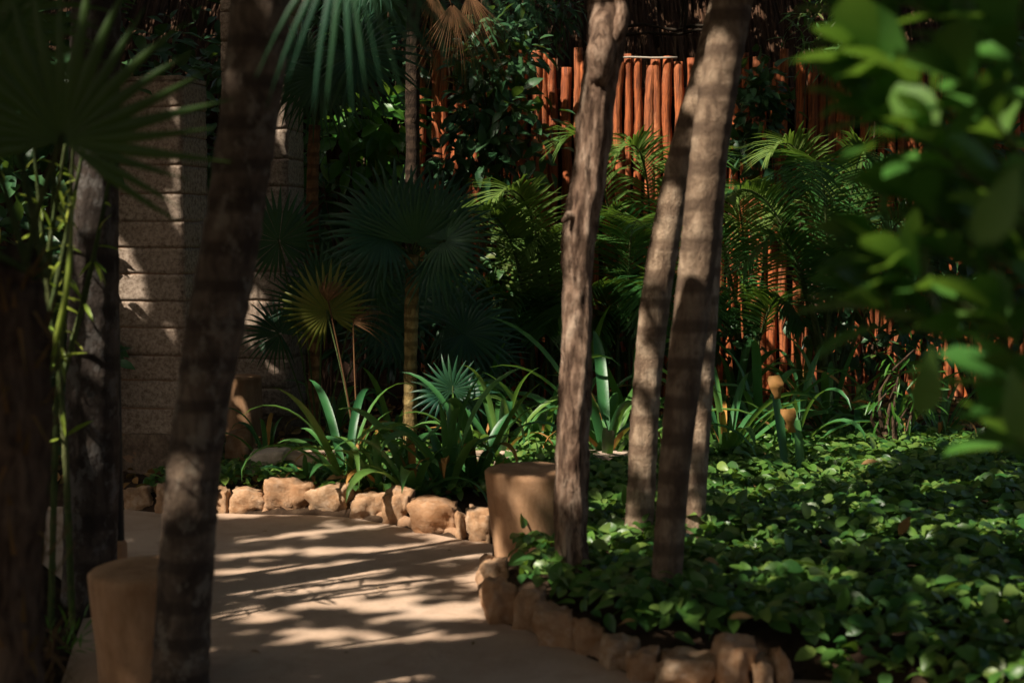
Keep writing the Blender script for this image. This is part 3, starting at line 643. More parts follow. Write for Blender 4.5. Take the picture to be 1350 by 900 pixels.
small_palm('dark fan palm low behind the ochre trunk', [(590, 590, 9.6)],
           [(590, 425, 0, 60, -0.1, 88, 0.4), (520, 440, 0.1, -70, 0, 80, 0.4), (560, 400, 0.1, -5, 0.1, 85, 0.3), (612, 440, -.2, 95, -0.1, 80, 0.5), (640, 470, 0, 75, 0, 60, 0.6)], None, 26, 8)
small_palm('small blue-green fan palm seedling among the lilies', [(598, 585, 8.7)],
           [(597, 512, -0.1, 0, -0.3, 50, 0.5, dict(span=150, nl=22)), (585, 520, 0, -70, -0.1, 48, 0.5, dict(nl=20)), (612, 520, 0, 75, -0.1, 48, 0.5, dict(nl=20))], None, 27, 8)

# ------------------------------------------------------------------ feather palms
def feather(root, p0, p1, p2, mat, seed, leaf=0.38, n=54, start=0.28, flop=0.34, vee=0.45):
    rr = random.Random(seed); p0, p1, p2 = Vector(p0), Vector(p1), Vector(p2)
    bz = lambda t: p0 * (1 - t) ** 2 + p1 * 2 * t * (1 - t) + p2 * t * t
    tg = lambda t: ((p1 - p0) * (1 - t) + (p2 - p1) * t).normalized()
    b = MB(); L = (p1 - p0).length + (p2 - p1).length; rv = rr.random() * 0.3
    for i in range(n):
        t = start + (1 - start) * (i + 0.5) / n; c0 = bz(t); d = tg(t)
        side = d.cross(Vector((0, 0, 1)))
        if side.length < 0.15: side = Vector((1, 0, 0)) if seed % 2 else Vector((0.7, 0.7, 0))
        side.normalize(); up = side.cross(d).normalized()
        q = (t - start) / (1 - start); ll = leaf * (0.45 + 0.75 * math.sin(math.pi * min(0.97, q * 0.8 + 0.16))) * rr.uniform(0.88, 1.08)
        for s in (-1, 1):
            fw = 0.55 + 0.5 * q + rr.uniform(-.1, .1)
            dl = (side * s + d * fw + up * (vee + rr.uniform(-.12, .12))).normalized()
            w = 0.0095 * rr.uniform(0.85, 1.15); e = dl.cross(up).normalized(); nn = e.cross(dl); vv, ff = [], []
            for j, x in enumerate((0.0, 0.3, 0.62, 1.0)):
                c = c0 + dl * ll * x; c.z -= flop * ll * x * x * rr.uniform(0.75, 1.2)
                ww = w * (0.5, 1.0, 0.8, 0.06)[j]; vv += [c - e * ww, c + nn * ww * 0.35, c + e * ww]
                if j: k = 3 * j; ff += [(k - 3, k - 2, k + 1, k), (k - 2, k - 1, k + 2, k + 1)]
            b.add(vv, ff, rv + rr.random() * 0.35)
    fr = part('frond', b.mesh('frond', mat), root)
    vv, ff = tube([bz(t) for t in (0, .2, .4, .6, .8, 1)], [0.013, 0.011, 0.009, 0.007, 0.005, 0.002], 6, 0.08)
    part('rachis', mesh('rachis', vv, ff, M['stem']), fr)
def areca(label, base, fronds, seed):
    b0 = P(*base); b0.z = 0.08; root = thing('feather_palm', label, 'feather palm', 'feather palms before the fence', b0); rr = random.Random(seed)
    for k, fr in enumerate(fronds):
        (c, t) = fr[:2]; mat = M[fr[2]] if len(fr) > 2 else M['areca']; dy = rr.uniform(-0.25, 0.25); Y = base[2]
        feather(root, b0 + Vector((rr.uniform(-.1, .1), rr.uniform(-.1, .1), 0)), P(c[0], c[1], Y + dy * 0.5), P(t[0], t[1], Y + (fr[3] if len(fr) > 3 else -0.15) + dy), mat, seed * 17 + k, leaf=fr[4] if len(fr) > 4 else 0.38)
    for k in range(5):
        q = b0 + Vector((rr.uniform(-.15, .15), rr.uniform(-.15, .15), 0)); vv, ff = tube([q, q + Vector((rr.uniform(-.05, .05), 0, 0.4)), q + Vector((rr.uniform(-.12, .12), 0, 0.85))], [0.022, 0.018, 0.014], 8, 0.05, 0, 0.08, 0.09)
        part('cane', mesh('cane', vv, ff, M['stem']), root)
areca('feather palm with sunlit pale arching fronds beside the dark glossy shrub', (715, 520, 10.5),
      [((690, 170), (588, 330), 'areca_sunlit', -0.5, 0.42), ((700, 230), (600, 285), 'areca_sunlit', -0.6, 0.40), ((720, 190), (650, 262), 'areca_sunlit', -0.3, 0.36), ((740, 260), (690, 330), 'areca_sunlit', -0.5), ((660, 320), (600, 400)), ((760, 260), (800, 350)), ((730, 330), (720, 440), 'areca', -0.5), ((700, 300), (640, 450), 'areca', -0.4)], 31)
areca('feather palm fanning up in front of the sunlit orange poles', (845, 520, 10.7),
      [((800, 110), (742, 190), 'areca_sunlit', 0.0, 0.36), ((880, 120), (812, 205), 'areca_sunlit', -0.3, 0.36), ((900, 170), (935, 210), 'areca', -.2), ((840, 170), (770, 330)), ((810, 300), (735, 420), 'areca', -0.5), ((880, 270), (930, 420), 'areca', -0.4), ((850, 260), (860, 430), 'areca', -0.6), ((820, 240), (850, 300), 'areca', -0.7), ((790, 340), (770, 470), 'areca', -0.6)], 32)
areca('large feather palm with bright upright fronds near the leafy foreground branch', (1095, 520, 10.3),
      [((1085, 110), (1012, 205), 'areca_sunlit', -0.2, 0.36), ((1090, 100), (1068, 250), 'areca', -0.6, 0.42), ((1130, 150), (1140, 205), 'areca_sunlit', -0.2, 0.40), ((1040, 170), (940, 270), 'areca', -0.4, 0.38), ((1170, 190), (1260, 300), 'areca', -0.3), ((1060, 220), (980, 350), 'areca', -0.4), ((1110, 230), (1150, 380), 'areca', -0.6), ((1180, 260), (1240, 400)), ((1120, 160), (1200, 230), 'areca', 0)], 33)
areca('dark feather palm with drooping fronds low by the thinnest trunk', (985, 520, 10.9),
      [((960, 230), (915, 330)), ((1000, 220), (1045, 300), 'areca_sunlit'), ((950, 330), (900, 430), 'areca', -0.4), ((1010, 320), (1060, 430), 'areca', -0.4), ((985, 210), (960, 260), 'areca_sunlit', -.2)], 34)

# ------------------------------------------------------------------ broad-leaved shrubs
def shrub(label, cx, cy, Y, rx, ry, depth, n_leaf, n_bulk, size, key, T, mat, seed, base=None, down=0.45, cat='shrub', name='leafy_shrub', group='broad-leaved shrubs at the fence', stems=6, up=0.35):
    c = P(cx, cy, Y); k = Y / F_PX; ax = np.array([rx * k, depth, ry * k]); g = np.random.default_rng(seed)
    b0 = Vector(base) if base is not None else Vector((c.x + R.uniform(-.1, .1), Y + depth * 0.4, 0.05))
    root = thing(name, label, cat, group, b0); rr = random.Random(seed)
    # leaves gather in clumps at twig ends
    nc = max(6, (n_leaf + n_bulk) // 9); cc = g.normal(0, 1, (nc, 3)); cc = norm(cc) * (g.random((nc, 1)) ** 0.4) * ax
    def place(n):
        idx = g.integers(0, nc, n); off = norm(g.normal(0, 1, (n, 3))) * g.uniform(0.2, 1.0, (n, 1)) * size * 1.25
        p = cc[idx] + off + np.array(c); d = norm(off) + norm(cc[idx]) * 0.4 + g.normal(0, .35, (n, 3)) + np.array([0, -0.25, -down])
        nr = g.normal(0, .45, (n, 3)) + np.array([0, -0.55, 1.0]) * 1.0 + norm(cc[idx]) * up
        return p, d, nr, size * g.uniform(0.65, 1.2, n)
    if n_bulk:
        p, d, nr, s = place(n_bulk); keep = p[:, 2] > 0.08
        part('foliage', scatter('foliage', T, p[keep], d[keep], nr[keep], s[keep], mat), root, kind='stuff')
    me = leaf_mesh(key, T, mat); p, d, nr, s = place(n_leaf); order = np.argsort(p[:, 1])
    for i in order:
        if p[i][2] < 0.08: continue
        q = Vector(p[i]); q.y -= depth * 0.25
        part('leaf', me, root, mat4=leaf_matrix(q, d[i], nr[i], s[i]))
    for i in range(stems):
        tip = Vector(cc[i % nc]) + c; m = b0.lerp(tip, 0.5) + Vector((rr.uniform(-.12, .12), rr.uniform(-.1, .1), rr.uniform(0, .15)))
        vv, ff = tube([b0 + Vector((rr.uniform(-.08, .08), rr.uniform(-.08, .08), -.05)), m, tip], [0.016, 0.010, 0.004], 6, 0.12, 0.1)
        part('stem', mesh('stem', vv, ff, M['bark_fibre']), root)
    return root
shrub('dark glossy broad-leaved shrub covering the fence beside the feather palm', 645, 185, 11.0, 78, 78, 0.35, 150, 260, 0.15, 'glossy', T_BROAD, M['shrub'], 61)
shrub('shrub with pale lit top leaves rising above the fence end', 655, 85, 11.2, 58, 60, 0.35, 110, 240, 0.13, 'glossy2', T_BROAD, M['shrub'], 62)
shrub('bright green large-leaved shrub between the two thin palms', 478, 190, 10.7, 66, 58, 0.3, 90, 90, 0.19, 'bright', T_BROAD, M['shrub_light'], 63)
shrub('mid-green creeper climbing the fence above the dark drooping feather palm', 990, 165, 11.3, 52, 85, 0.2, 110, 220, 0.11, 'creeper', T_HEART, M['shrub'], 64, up=0.8)
shrub('small-leaved pale creeper under the sunlit feather fronds', 685, 360, 10.9, 88, 66, 0.25, 140, 420, 0.085, 'smallvine', T_HEART, M['vine'], 65)
shrub('narrow-leaved treetop hanging over the roof edge', 695, 8, 12.05, 75, 42, 0.15, 80, 420, 0.15, 'slim', T_SLIM, M['shrub'], 66, cat='tree')
shrub('olive narrow-leaved shrub top before the thatch beside the foreground branch', 1115, 45, 11.3, 75, 75, 0.4, 80, 380, 0.13, 'slim2', T_SLIM, M['vine'], 67)
shrub('deeply shaded shrub low behind the fan palms', 590, 450, 10.7, 120, 70, 0.35, 60, 420, 0.13, 'glossy', T_BROAD, M['shrub'], 68)
shrub('deeply shaded shrub behind the large feather palm', 1150, 390, 10.9, 130, 110, 0.4, 60, 520, 0.13, 'glossy', T_BROAD, M['shrub'], 69)
shrub('shaded tangle of shrub behind the low round-leaved fan palm', 440, 330, 10.9, 110, 140, 0.4, 60, 600, 0.14, 'glossy', T_BROAD, M['shrub'], 70)
shrub('shaded thicket between the two block pillars', 300, 200, 11.2, 110, 240, 0.5, 40, 800, 0.15, 'glossy', T_BROAD, M['shrub'], 71)
shrub('thicket at the far corner behind the foreground branch', 1300, 260, 11.0, 130, 250, 0.4, 40, 800, 0.15, 'glossy', T_BROAD, M['shrub'], 72)
shrub('shaded treetop behind the tall thin dark palm', 480, 30, 11.9, 120, 90, 0.4, 40, 500, 0.16, 'glossy', T_BROAD, M['shrub'], 73, cat='tree')
shrub('low dark shrub filling the gap between the ringed trunks and the fence', 890, 440, 11.0, 140, 60, 0.3, 40, 420, 0.12, 'glossy', T_BROAD, M['shrub'], 74)
shrub('spindly young shrub with small bright leaves under the foreground branch', 1195, 500, 8.6, 65, 55, 0.3, 70, 50, 0.10, 'bright2', T_SLIM, M['shrub_light'], 75, cat='shrub')
shrub('leafy thicket behind the big dark fan leaf by the sun-dappled pillar', 90, 120, 8.6, 150, 140, 0.5, 90, 600, 0.14, 'bright3', T_BROAD, M['shrub'], 76, group='thicket on the pillar side of the path')
shrub('shaded thicket behind the dark lichen-spotted trunk', 40, 420, 8.2, 110, 200, 0.5, 40, 700, 0.14, 'glossy', T_BROAD, M['shrub'], 77, group='thicket on the pillar side of the path')
shrub('dark weeds at the foot of the squat bollard', 75, 880, 4.7, 60, 45, 0.2, 60, 60, 0.07, 'weed', T_SLIM, M['shrub_light'], 78, down=-0.6, cat='weed', name='weed_clump', group=None, stems=3)
# yellow-green canes by the left trunks
root = thing('cane_plant', 'yellow-green jointed canes with small leaves beside the dark trunk', 'cane plant', None, P(60, 700, 5.0) * 1)
root.location.z = 0.03; rr = random.Random(8)
me = leaf_mesh('cane', T_SLIM, M['cane'])
for k in range(8):
    x0 = 40 + rr.uniform(-25, 45); lean = rr.uniform(-25, 45); pts = [P(x0 - lean * 0.6, 830, 5.0 + 0.04 * k), P(x0, 560, 5.0 + .04 * k), P(x0 + lean, 380, 5.0 + 0.04 * k), P(x0 + lean * 1.9, 190, 4.95 + 0.04 * k)]
    vv, ff = tube(pts, [0.013, 0.012, 0.011, 0.006], 8, 0.025, 0, 0.14, 0.13, seed=k)
    cn = part('cane', mesh('cane', vv, ff, M['stem']), root)
    for j in range(16):
        t = rr.uniform(0.4, 1); q = spline(pts, 0.05); q = q[int(t * (len(q) - 1))][0]
        part('leaf', me, cn, mat4=leaf_matrix(q, (rr.uniform(-1, 1), rr.uniform(-1, .3), rr.uniform(-1, .6)), (rr.uniform(-.5, .5), -0.6, 1), rr.uniform(0.05, 0.13)))
vv, ff = tube([P(32, 590, 4.4), P(60, 500, 4.4), P(88, 380, 4.4), P(96, 260, 4.45)], [0.012, 0.012, 0.010, 0.006], 8, 0.04, 0.05)
part('cane', mesh('cane', vv, ff, M['cane']), root)

# ------------------------------------------------------------------ strap-leaved lilies
def strap(root, base, az, L, w, lift, seed, mat, end=1.0, curl=0.0):
    rr = random.Random(seed); d = Vector((math.sin(az), math.cos(az), 0)); b = MB(); vv, ff = [], []
    p = Vector(base); el = lift; n = 12; tw = rr.uniform(-.7, .7); side0 = Vector((d.y, -d.x, 0)); bend = rr.uniform(0.8, 1.5) * curl
    for j in range(n + 1):
        t = j / n; tang = d * math.cos(el) + Vector((0, 0, math.sin(el))); up = side0.cross(tang)
        e = side0 * math.cos(tw * t) + up * math.sin(tw * t); nn = up * math.cos(tw * t) - side0 * math.sin(tw * t)
        ww = w / 2 * (0.55 + 0.6 * math.sin(math.pi * min(1, t * 0.62 + 0.14))) * (1 if t < 0.6 else max(0.03, 1 - ((t - 0.6) / 0.4) ** 2.2 * end))
        vv += [p - e * ww + nn * ww * 0.35, p - e * ww * 0.45 + nn * ww * 0.06, p + e * ww * 0.45 + nn * ww * 0.06, p + e * ww + nn * ww * 0.35]
        if j:
            k = 4 * j; ff += [(k - 4 + i, k - 3 + i, k + 1 + i, k + i) for i in range(3)]
        p = p + tang * (L / n); el -= bend * (0.04 + 0.30 * t * t) * 12 / n
    b.add(vv, ff, rr.random() * 0.3)
    return part('leaf', b.mesh('leaf', mat), root)
def lily(label, px, py, n, L, w, seed, dead=1, spread=1.0, curl=1.0):
    g = G(px, py, 0.08); root = thing('strap_lily', label, 'lily', 'strap-leaved lilies in the bed', g); rr = random.Random(seed)
    for k in range(n):
        az = 2 * math.pi * (k + rr.uniform(-.3, .3)) / n + seed; q = k / n
        strap(root, g + Vector((math.sin(az) * .03, math.cos(az) * .03, -0.02)), az, L * rr.uniform(0.55, 1.2), w * rr.uniform(0.7, 1.3), math.radians(rr.uniform(40, 88) - 10 * (spread - 1)), seed * 40 + k, M['strap'], curl=curl * rr.uniform(0.5, 1.9))
    for k in range(dead):
        az = rr.uniform(0, 6.28); strap(root, g, az, L * rr.uniform(.5, .8), w * 0.8, math.radians(rr.uniform(55, 85)), seed * 40 + 30 + k, M['strap_dead'], curl=rr.uniform(1.4, 2.0))
    return root
LILIES = [(352, 612, 6, .55, .05, 'lily clump arching over the sunlit limestone block near the slim post'), (404, 642, 5, .34, .045, 'small lily clump just behind the tallest border stone'),
          (458, 640, 10, .72, .065, 'lily clump with one long blade reaching towards the yellowing fan leaf'), (500, 650, 9, .50, .07, 'upright lily clump behind the border between the two larger stones'),
          (545, 655, 10, .58, .075, 'dense upright lily clump behind the split border stone'), (590, 652, 10, .62, .075, 'broad-bladed lily clump behind the long border stone'),
          (627, 640, 9, .66, .075, 'lily clump with arching blades beside the flared bollard'), (660, 612, 9, .70, .075, 'tall lily clump rising behind the flared bollard'),
          (715, 600, 10, .75, .08, 'large lily clump with hanging broad leaf behind the rough slim trunk'), (640, 575, 8, .65, .065, 'lily clump in the shade behind the bollard near the fan seedling'),
          (520, 590, 8, .6, .065, 'shaded lily clump at the foot of the ochre palm trunk'), (440, 585, 8, .6, .06, 'shaded lily clump at the foot of the yellowing fan palm'),
          (800, 612, 10, .78, .08, 'lily clump with rusty bent leaf between rough trunk and pale trunk'), (835, 585, 9, .75, .07, 'lily clump showing between the pale trunk and the dark ringed trunk'),
          (765, 570, 9, .75, .075, 'shaded lily clump deep behind the rough slim trunk'), (955, 612, 10, .68, .065, 'pale-bladed lily clump right behind the thinnest trunk'),
          (1000, 590, 10, .72, .07, 'lily clump with long arching blades beside the dry rust-coloured leaves'), (1045, 600, 9, .60, .06, 'lily clump holding curled rust-coloured dead leaves'),
          (1090, 575, 9, .66, .065, 'lily clump in front of the large feather palm'), (1135, 580, 10, .70, .075, 'lily clump with cut blunt blade near the spindly shrub'),
          (1180, 590, 8, .55, .06, 'thin lily clump under the hanging foreground leaf'), (1060, 545, 8, .65, .065, 'shaded lily clump at the foot of the large feather palm'), (970, 555, 8, .68, .07, 'shaded lily clump at the foot of the dark feather palm'), (1240, 585, 8, .5, .055, 'dark lily clump at the far edge of the ground cover')]
for i, (px, py, n, L, w, lab) in enumerate(LILIES):
    lily(lab, px, py, int(n * 1.55), L * (1.0 if i in (0, 1, 10, 11) else 1.15 if i < 10 else 1.3), w * 0.62, 80 + i, dead=2 if i % 3 else 3, curl=1.0)
# the two rust-coloured curled leaves
for k, (bx, by, tx, ty, Y, lab) in enumerate([(1036, 625, 1020, 512, 7.9, 'upright rust-coloured dead leaf with folded tip among the lilies'), (1056, 640, 1038, 556, 7.7, 'shorter rust-coloured dead leaf with drooping crumpled tip')]):
    a, c = P(bx, by, Y), P(tx, ty, Y); b = MB(); rr = random.Random(k)
    a.z = 0.08
    root = thing('dry_leaf', lab, 'dead leaf', 'rust-coloured dead lily leaves', a)
    strap(root, a, -0.5 + 0.3 * k, (c - a).length, 0.045, math.radians(80), 900 + k, M['strap'], end=0.2, curl=0.1)
    top = c; vv, ff = [], []
    for j in range(7):
        t = j / 6; q = top + Vector((0.02 * t, -0.03 * math.sin(t * 3), 0.07 * (1 - t) - 0.06 * t)); ww = 0.030 + 0.012 * math.sin(t * 5 + k)
        vv += [q + Vector((-ww, 0.015 * math.sin(j * 2.1), 0)), q + Vector((0, -0.02, 0.004)), q + Vector((ww, 0.015 * math.cos(j * 1.7), 0.006))]
        if j: m = 3 * j; ff += [(m - 3, m - 2, m + 1, m), (m - 2, m - 1, m + 2, m + 1)]
    b.add(vv, ff, 0.4); part('tip', b.mesh('tip', M['strap_dead']), root, label='crumpled rust-coloured tip')

# ------------------------------------------------------------------ ground cover and litter
def cover(name, label, n, xr, yr, test, zmax, size, mat, T, seed):
    g = np.random.default_rng(seed); x = g.uniform(*xr, n); y = g.uniform(*yr, n)
    keep = np.array([test(a, b) for a, b in zip(x, y)]); x, y = x[keep], y[keep]; m = len(x)
    hz = np.array([0.5 + 0.5 * noise.noise(Vector((a * 2.3, b * 2.3, seed))) for a, b in zip(x, y)])
    z = np.array([ground_z(a, b) for a, b in zip(x, y)]) + 0.02 + zmax * (0.25 + 0.75 * hz) * g.random(m) ** 0.5
    d = g.normal(0, 1, (m, 3)) * np.array([1, 1, 0.3]) + np.array([0, -0.3, -0.1]); nr = g.normal(0, .4, (m, 3)) + np.array([-0.1, -0.25, 1])
    return link(name, scatter(name, T, np.stack([x, y, z], 1), d, nr, size * g.uniform(0.6, 1.25, m), mat), label=label, kind='stuff')
def in_right(x, y):
    if x < 0.02 and y > 6.9: return False
    d = path_sd(x, y); return d > (0.13 if x < 0.75 else 0.16 if x < 1.0 else 0.0) and x > -0.05 and (x - 0.12) ** 2 + (y - 6.3) ** 2 > 0.05
cover('ground_cover', 'low glossy green creeping plant carpeting the bed around the trunks', 24000, (-0.1, 4.6), (3.9, 9.2), in_right, 0.17, 0.075, M['cover'], T_ROUND, 5)
cover('creeping_plant', 'small bright leaves creeping behind the far stone border', 2300, (-2.0, 0.1), (7.3, 9.0), lambda x, y: path_sd(x, y) > 0.16, 0.09, 0.06, M['cover'], T_ROUND, 6)
cover('leaf_litter', 'brown dry leaves scattered over the shaded soil', 3500, (-4.5, 5), (7.3, 11.6), lambda x, y: path_sd(x, y) > 0.12, 0.02, 0.09, M['litter'], T_BROAD, 7)
for i, (px, py, z, Y, s, lab) in enumerate([(950, 748, 0.25, 0, .10, 'tan fallen leaf resting on ground cover near the thinnest trunk'), (1185, 705, 0.25, 0, .09, 'pinkish fallen leaf standing upright in sunlit ground cover'), (960, 815, .24, 0, .08, 'orange fallen leaf in the shaded ground cover'), (1135, 612, .22, 0, .1, 'tan fallen leaf at the far side of the ground cover'), (815, 825, .16, 0, .08, 'yellow fallen leaf between the trunks near the stone border'), (430, 632, .14, 0, .12, 'brown curled fallen leaf behind the far stone border')]):
    me = scatter('fallen_leaf', T_BROAD, np.array([[0., 0, 0]]), np.array([[R.uniform(-1, 1), -0.3, 0.3 if i != 1 else 2]]), np.array([[0.2, -0.5, 1.0]]), np.array([s]), M['litter'])
    link('fallen_leaf', me, None, G(px, py, z), lab, 'fallen leaf', 'fallen leaves')
# a few leaves dropped on the path
for i, (px, py) in enumerate([(330, 858), (352, 700), (590, 725), (500, 775), (625, 845), (455, 860)]):
    me = scatter('path_leaf', T_BROAD, np.array([[0., 0, 0]]), np.array([[R.uniform(-1, 1), R.uniform(-1, 1), 0.0]]), np.array([[0.1, -0.1, 1.0]]), np.array([R.uniform(0.02, 0.045)]), M['litter'])
    link('fallen_leaf', me, None, G(px, py, 0.014), ['tiny dry leaf on the shaded path by the leaning palm trunk', 'tiny dry leaf on the path below the tallest border stone', 'tiny dry leaf on the path before the long border stone', 'tiny dry leaf in the middle of the sun-streaked path', 'tiny dry leaf on the path beside the curved border', 'tiny dry leaf on the shaded near stretch of path'][i], 'fallen leaf', 'tiny dry leaves on the path')

# ------------------------------------------------------------------ foreground branch (right)
root = thing('leafy_foreground_shrub', 'tall fresh green shrub overhanging the ground cover with broad blurred oval leaves', 'shrub', None, (1.2, 2.6, 0.0))
rr = random.Random(15); base = Vector((1.2, 2.6, -0.02)); me = leaf_mesh('fore', T_OBOV, M['fore']); me2 = leaf_mesh('fore_pale', T_OBOV, M['fore_pale'])
NODES = [(1185, 95, 2.1), (1255, 40, 2.2), (1225, 180, 2.0), (1300, 150, 2.15), (1330, 60, 2.0), (1180, 345, 2.15), (1260, 330, 2.25), (1330, 250, 1.9), (1310, 410, 2.1), (1335, 500, 2.0), (1230, 420, 2.2), (1150, 30, 2.3), (1290, 250, 2.2), (1345, 340, 2.2), (1270, 110, 1.95), (1390, 150, 2.1), (1400, 420, 2.1), (1200, 260, 2.2), (1320, -20, 2.1), (1215, -15, 2.15), (1240, 250, 2.3), (1325, 560, 2.2), (1135, 75, 2.1), (1145, 140, 2.15), (1150, 325, 2.2), (1140, 395, 2.2)]
for k, (px, py, Y) in enumerate(NODES):
    Y += 0.4; tip = P(px, py, Y); m = Vector((1.15, 2.6, tip.z * 0.75)).lerp(tip, 0.45)
    vv, ff = tube([base, Vector((1.17 + rr.uniform(-.05, .1), 2.6, tip.z * 0.5)), m, tip], [0.012, 0.009, 0.006, 0.003], 6, 0.08)
    st = part('branch', mesh('branch', vv, ff, M['stem']), root); ad = (tip - m).normalized()
    x = ad.cross(Vector((0, 0, 1))).normalized(); y = ad.cross(x)
    for j in range(8):
        a = j * 2.4 + k; el = 0.2 + 0.09 * j; q = tip - ad * (0.012 * j)
        d = ad * math.cos(el) + (x * math.cos(a) + y * math.sin(a)) * math.sin(el) + Vector((0, 0, -0.12))
        part('leaf', me if (k * 7 + j) % 9 else me2, st, mat4=leaf_matrix(q, d, ad + Vector((0, 0, 0.8)) + Vector((rr.uniform(-.2, .2), rr.uniform(-.2, .2), 0)), rr.uniform(0.10, 0.165)))
for (px, py, Y, L, a) in [(1228, 455, 2.4, 0.12, -0.12), (1345, 215, 1.9, 0.12, -0.5), (1330, 480, 2.2, 0.12, 0.2)]:
    q = P(px, py, Y); part('leaf', me2, root, label='pale hanging leaf', mat4=leaf_matrix(q, (a, -0.15, -1), (0.1, -1, 0.2), L))

# ------------------------------------------------------------------ sun flecks: gaps in the leaf roof, named by what the sun reaches
HOLES = []
def hole(p, r): HOLES.append((np.array(p), r))
def streak(x0, y0, x1, y1, r, z=0.0):
    a, b = G(x0, y0, z), G(x1, y1, z); n = max(2, int((b - a).length / (r * 0.9)))
    for i in range(n + 1):
        if R.random() < 0.85: hole(a.lerp(b, i / n) + Vector((0, R.uniform(-.4, .4) * r, 0)), r * R.uniform(0.35, 0.7))
for s in [(431, 727, 550, 720, .05), (307, 732, 420, 724, .035), (300, 753, 611, 733, .045), (284, 678, 354, 678, .05), (330, 712, 494, 692, .035), (541, 704, 597, 713, .03), (373, 779, 634, 758, .035), (380, 801, 560, 786, .03), (470, 797, 643, 803, .055), (520, 812, 640, 812, .04), (410, 832, 485, 837, .04), (499, 844, 643, 836, .035), (429, 896, 541, 892, .05), (321, 781, 360, 781, .02), (410, 765, 445, 763, .025), (600, 735, 640, 731, .03)]:
    streak(*s)
for (x, y, r) in [(303, 809, .03), (345, 816, .035), (328, 804, .025), (480, 742, .03), (390, 842, .02), (440, 851, .02)]: hole(G(x, y), r)
for (x0, y0, x1, y1) in far_boxes[3:]:                                   # far border stones
    g = G((x0 + x1) / 2, y1); hole(g + Vector((0, 0.02, 0.12)), 0.10)
for p, r in [(P(385, 602, 8.9), .16), (P(655, 775, 5.95), .06), (P(662, 800, 5.7), .05), (P(660, 750, 6.2), .05)]: hole(p, r)
for p, r in [(P(686, 630, 6.1), .015), (P(684, 650, 6.1), .02), (P(690, 675, 6.1), .018), (P(698, 700, 6.1), .015), (P(722, 652, 6.1), .015), (P(712, 640, 6.1), .012), (P(735, 616, 6.2), .02), (P(140, 830, 4.4), .012), (P(138, 880, 4.4), .015), (P(335, 520, 9.5), .10), (P(325, 545, 9.5), .08)]: hole(p, r)
for p in [(790, 20), (788, 90), (770, 240), (762, 290), (758, 400), (757, 455), (752, 565), (748, 600), (746, 630), (783, 130), (775, 200), (760, 350), (757, 500), (800, 45)]: hole(P(p[0] - 5, p[1], 5.53), R.uniform(0.035, 0.06))
for p in [(948, 15), (940, 45), (930, 85), (914, 120), (880, 250), (872, 305), (866, 340), (850, 470), (846, 560), (842, 590), (838, 700)]: hole(P(p[0] - 4, p[1], 6.15), R.uniform(0.035, 0.06))
for p in [(928, 425), (924, 480), (920, 540), (918, 580), (914, 690)]: hole(P(p[0], p[1], 6.25), R.uniform(0.02, 0.035))
for p, r in [((220, 130), .035), ((228, 150), .035), ((220, 205), .035), ((228, 228), .04), ((215, 255), .04), ((228, 285), .03), ((208, 420), .02), ((208, 500), .012)]: hole(P(p[0], p[1], 8.1), r)
for p, r in [((330, 410), .12), ((345, 440), .1), ((365, 460), .06)]: hole(P(p[0], p[1], 9.75), r)
for p, r in [((110, 370), .05), ((108, 455), .05), ((112, 400), .04)]: hole(P(p[0], p[1], 5.35), r)
for p in [(735, 100), (750, 110), (735, 140), (755, 150), (815, 110), (830, 100), (850, 110), (815, 150), (840, 150), (860, 140), (880, 100), (820, 190), (850, 185), (870, 170), (740, 180), (900, 120), (990, 320), (1000, 390), (985, 290), (1005, 440), (960, 300), (675, 430), (690, 440), (730, 430), (1225, 240), (1240, 270), (567, 150)]: hole(P(p[0], p[1], FENCE_Y - 0.1), 0.16)
for p, r in [((625, 300), .15), ((665, 285), .18), ((700, 330), .15), ((650, 345), .12)]: hole(P(p[0], p[1], 10.3), r)
for p, r in [((620, 300), .2), ((650, 290), .2), ((690, 300), .2), ((700, 350), .2), ((660, 350), .15), ((760, 170), .15), ((850, 190), .2), ((1090, 190), .22), ((1130, 210), .2), ((1050, 190), .2), ((990, 250), .15), ((680, 110), .2), ((660, 70), .15), ((690, 140), .15), ((600, 150), .1), ((640, 190), .12), ((480, 160), .15), ((500, 180), .12), ((890, 155), .12), ((985, 150), .1), ((720, 50), .12)]: hole(P(p[0], p[1], 10.7), r)
for p, r in [((460, 600), .12), ((540, 560), .12), ((580, 590), .12), ((600, 540), .10), ((650, 520), .12), ((700, 540), .15), ((790, 480), .12), ((800, 540), .14), ((430, 500), .08), ((960, 540), .12), ((985, 500), .12), ((1000, 570), .14), ((1030, 520), .14), ((1040, 570), .14), ((1100, 500), .12), ((1140, 530), .12), ((1180, 500), .1), ((505, 640), .1), ((690, 590), .1), ((770, 590), .1)]: hole(P(p[0], p[1], 8.6), r)
for p, r in [((1150, 705), .09), ((1185, 700), .12), ((1220, 695), .10), ((1280, 685), .13), ((1330, 680), .10), ((960, 645), .14), ((1000, 620), .14), ((940, 640), .12), ((1040, 640), .1), ((1100, 715), .09), ((1050, 745), .09), ((965, 700), .12), ((975, 740), .09), ((1010, 760), .05), ((820, 650), .10), ((800, 700), .10), ((700, 740), .09), ((720, 710), .06), ((1160, 860), .05), ((1120, 855), .05), ((1310, 870), .08), ((1050, 880), .05), ((1280, 895), .06), ((1240, 640), .1), ((1150, 610), .1), ((1080, 620), .1), ((1330, 780), .05), ((1150, 790), .04), ((1060, 820), .04), ((1250, 780), .04), ((790, 660), .07)]: 
    for k in range(3): hole(G(p[0], p[1], 0.2) + Vector((R.uniform(-1, 1) * r, R.uniform(-1, 1) * r, 0)), r * R.uniform(0.5, 1.0))
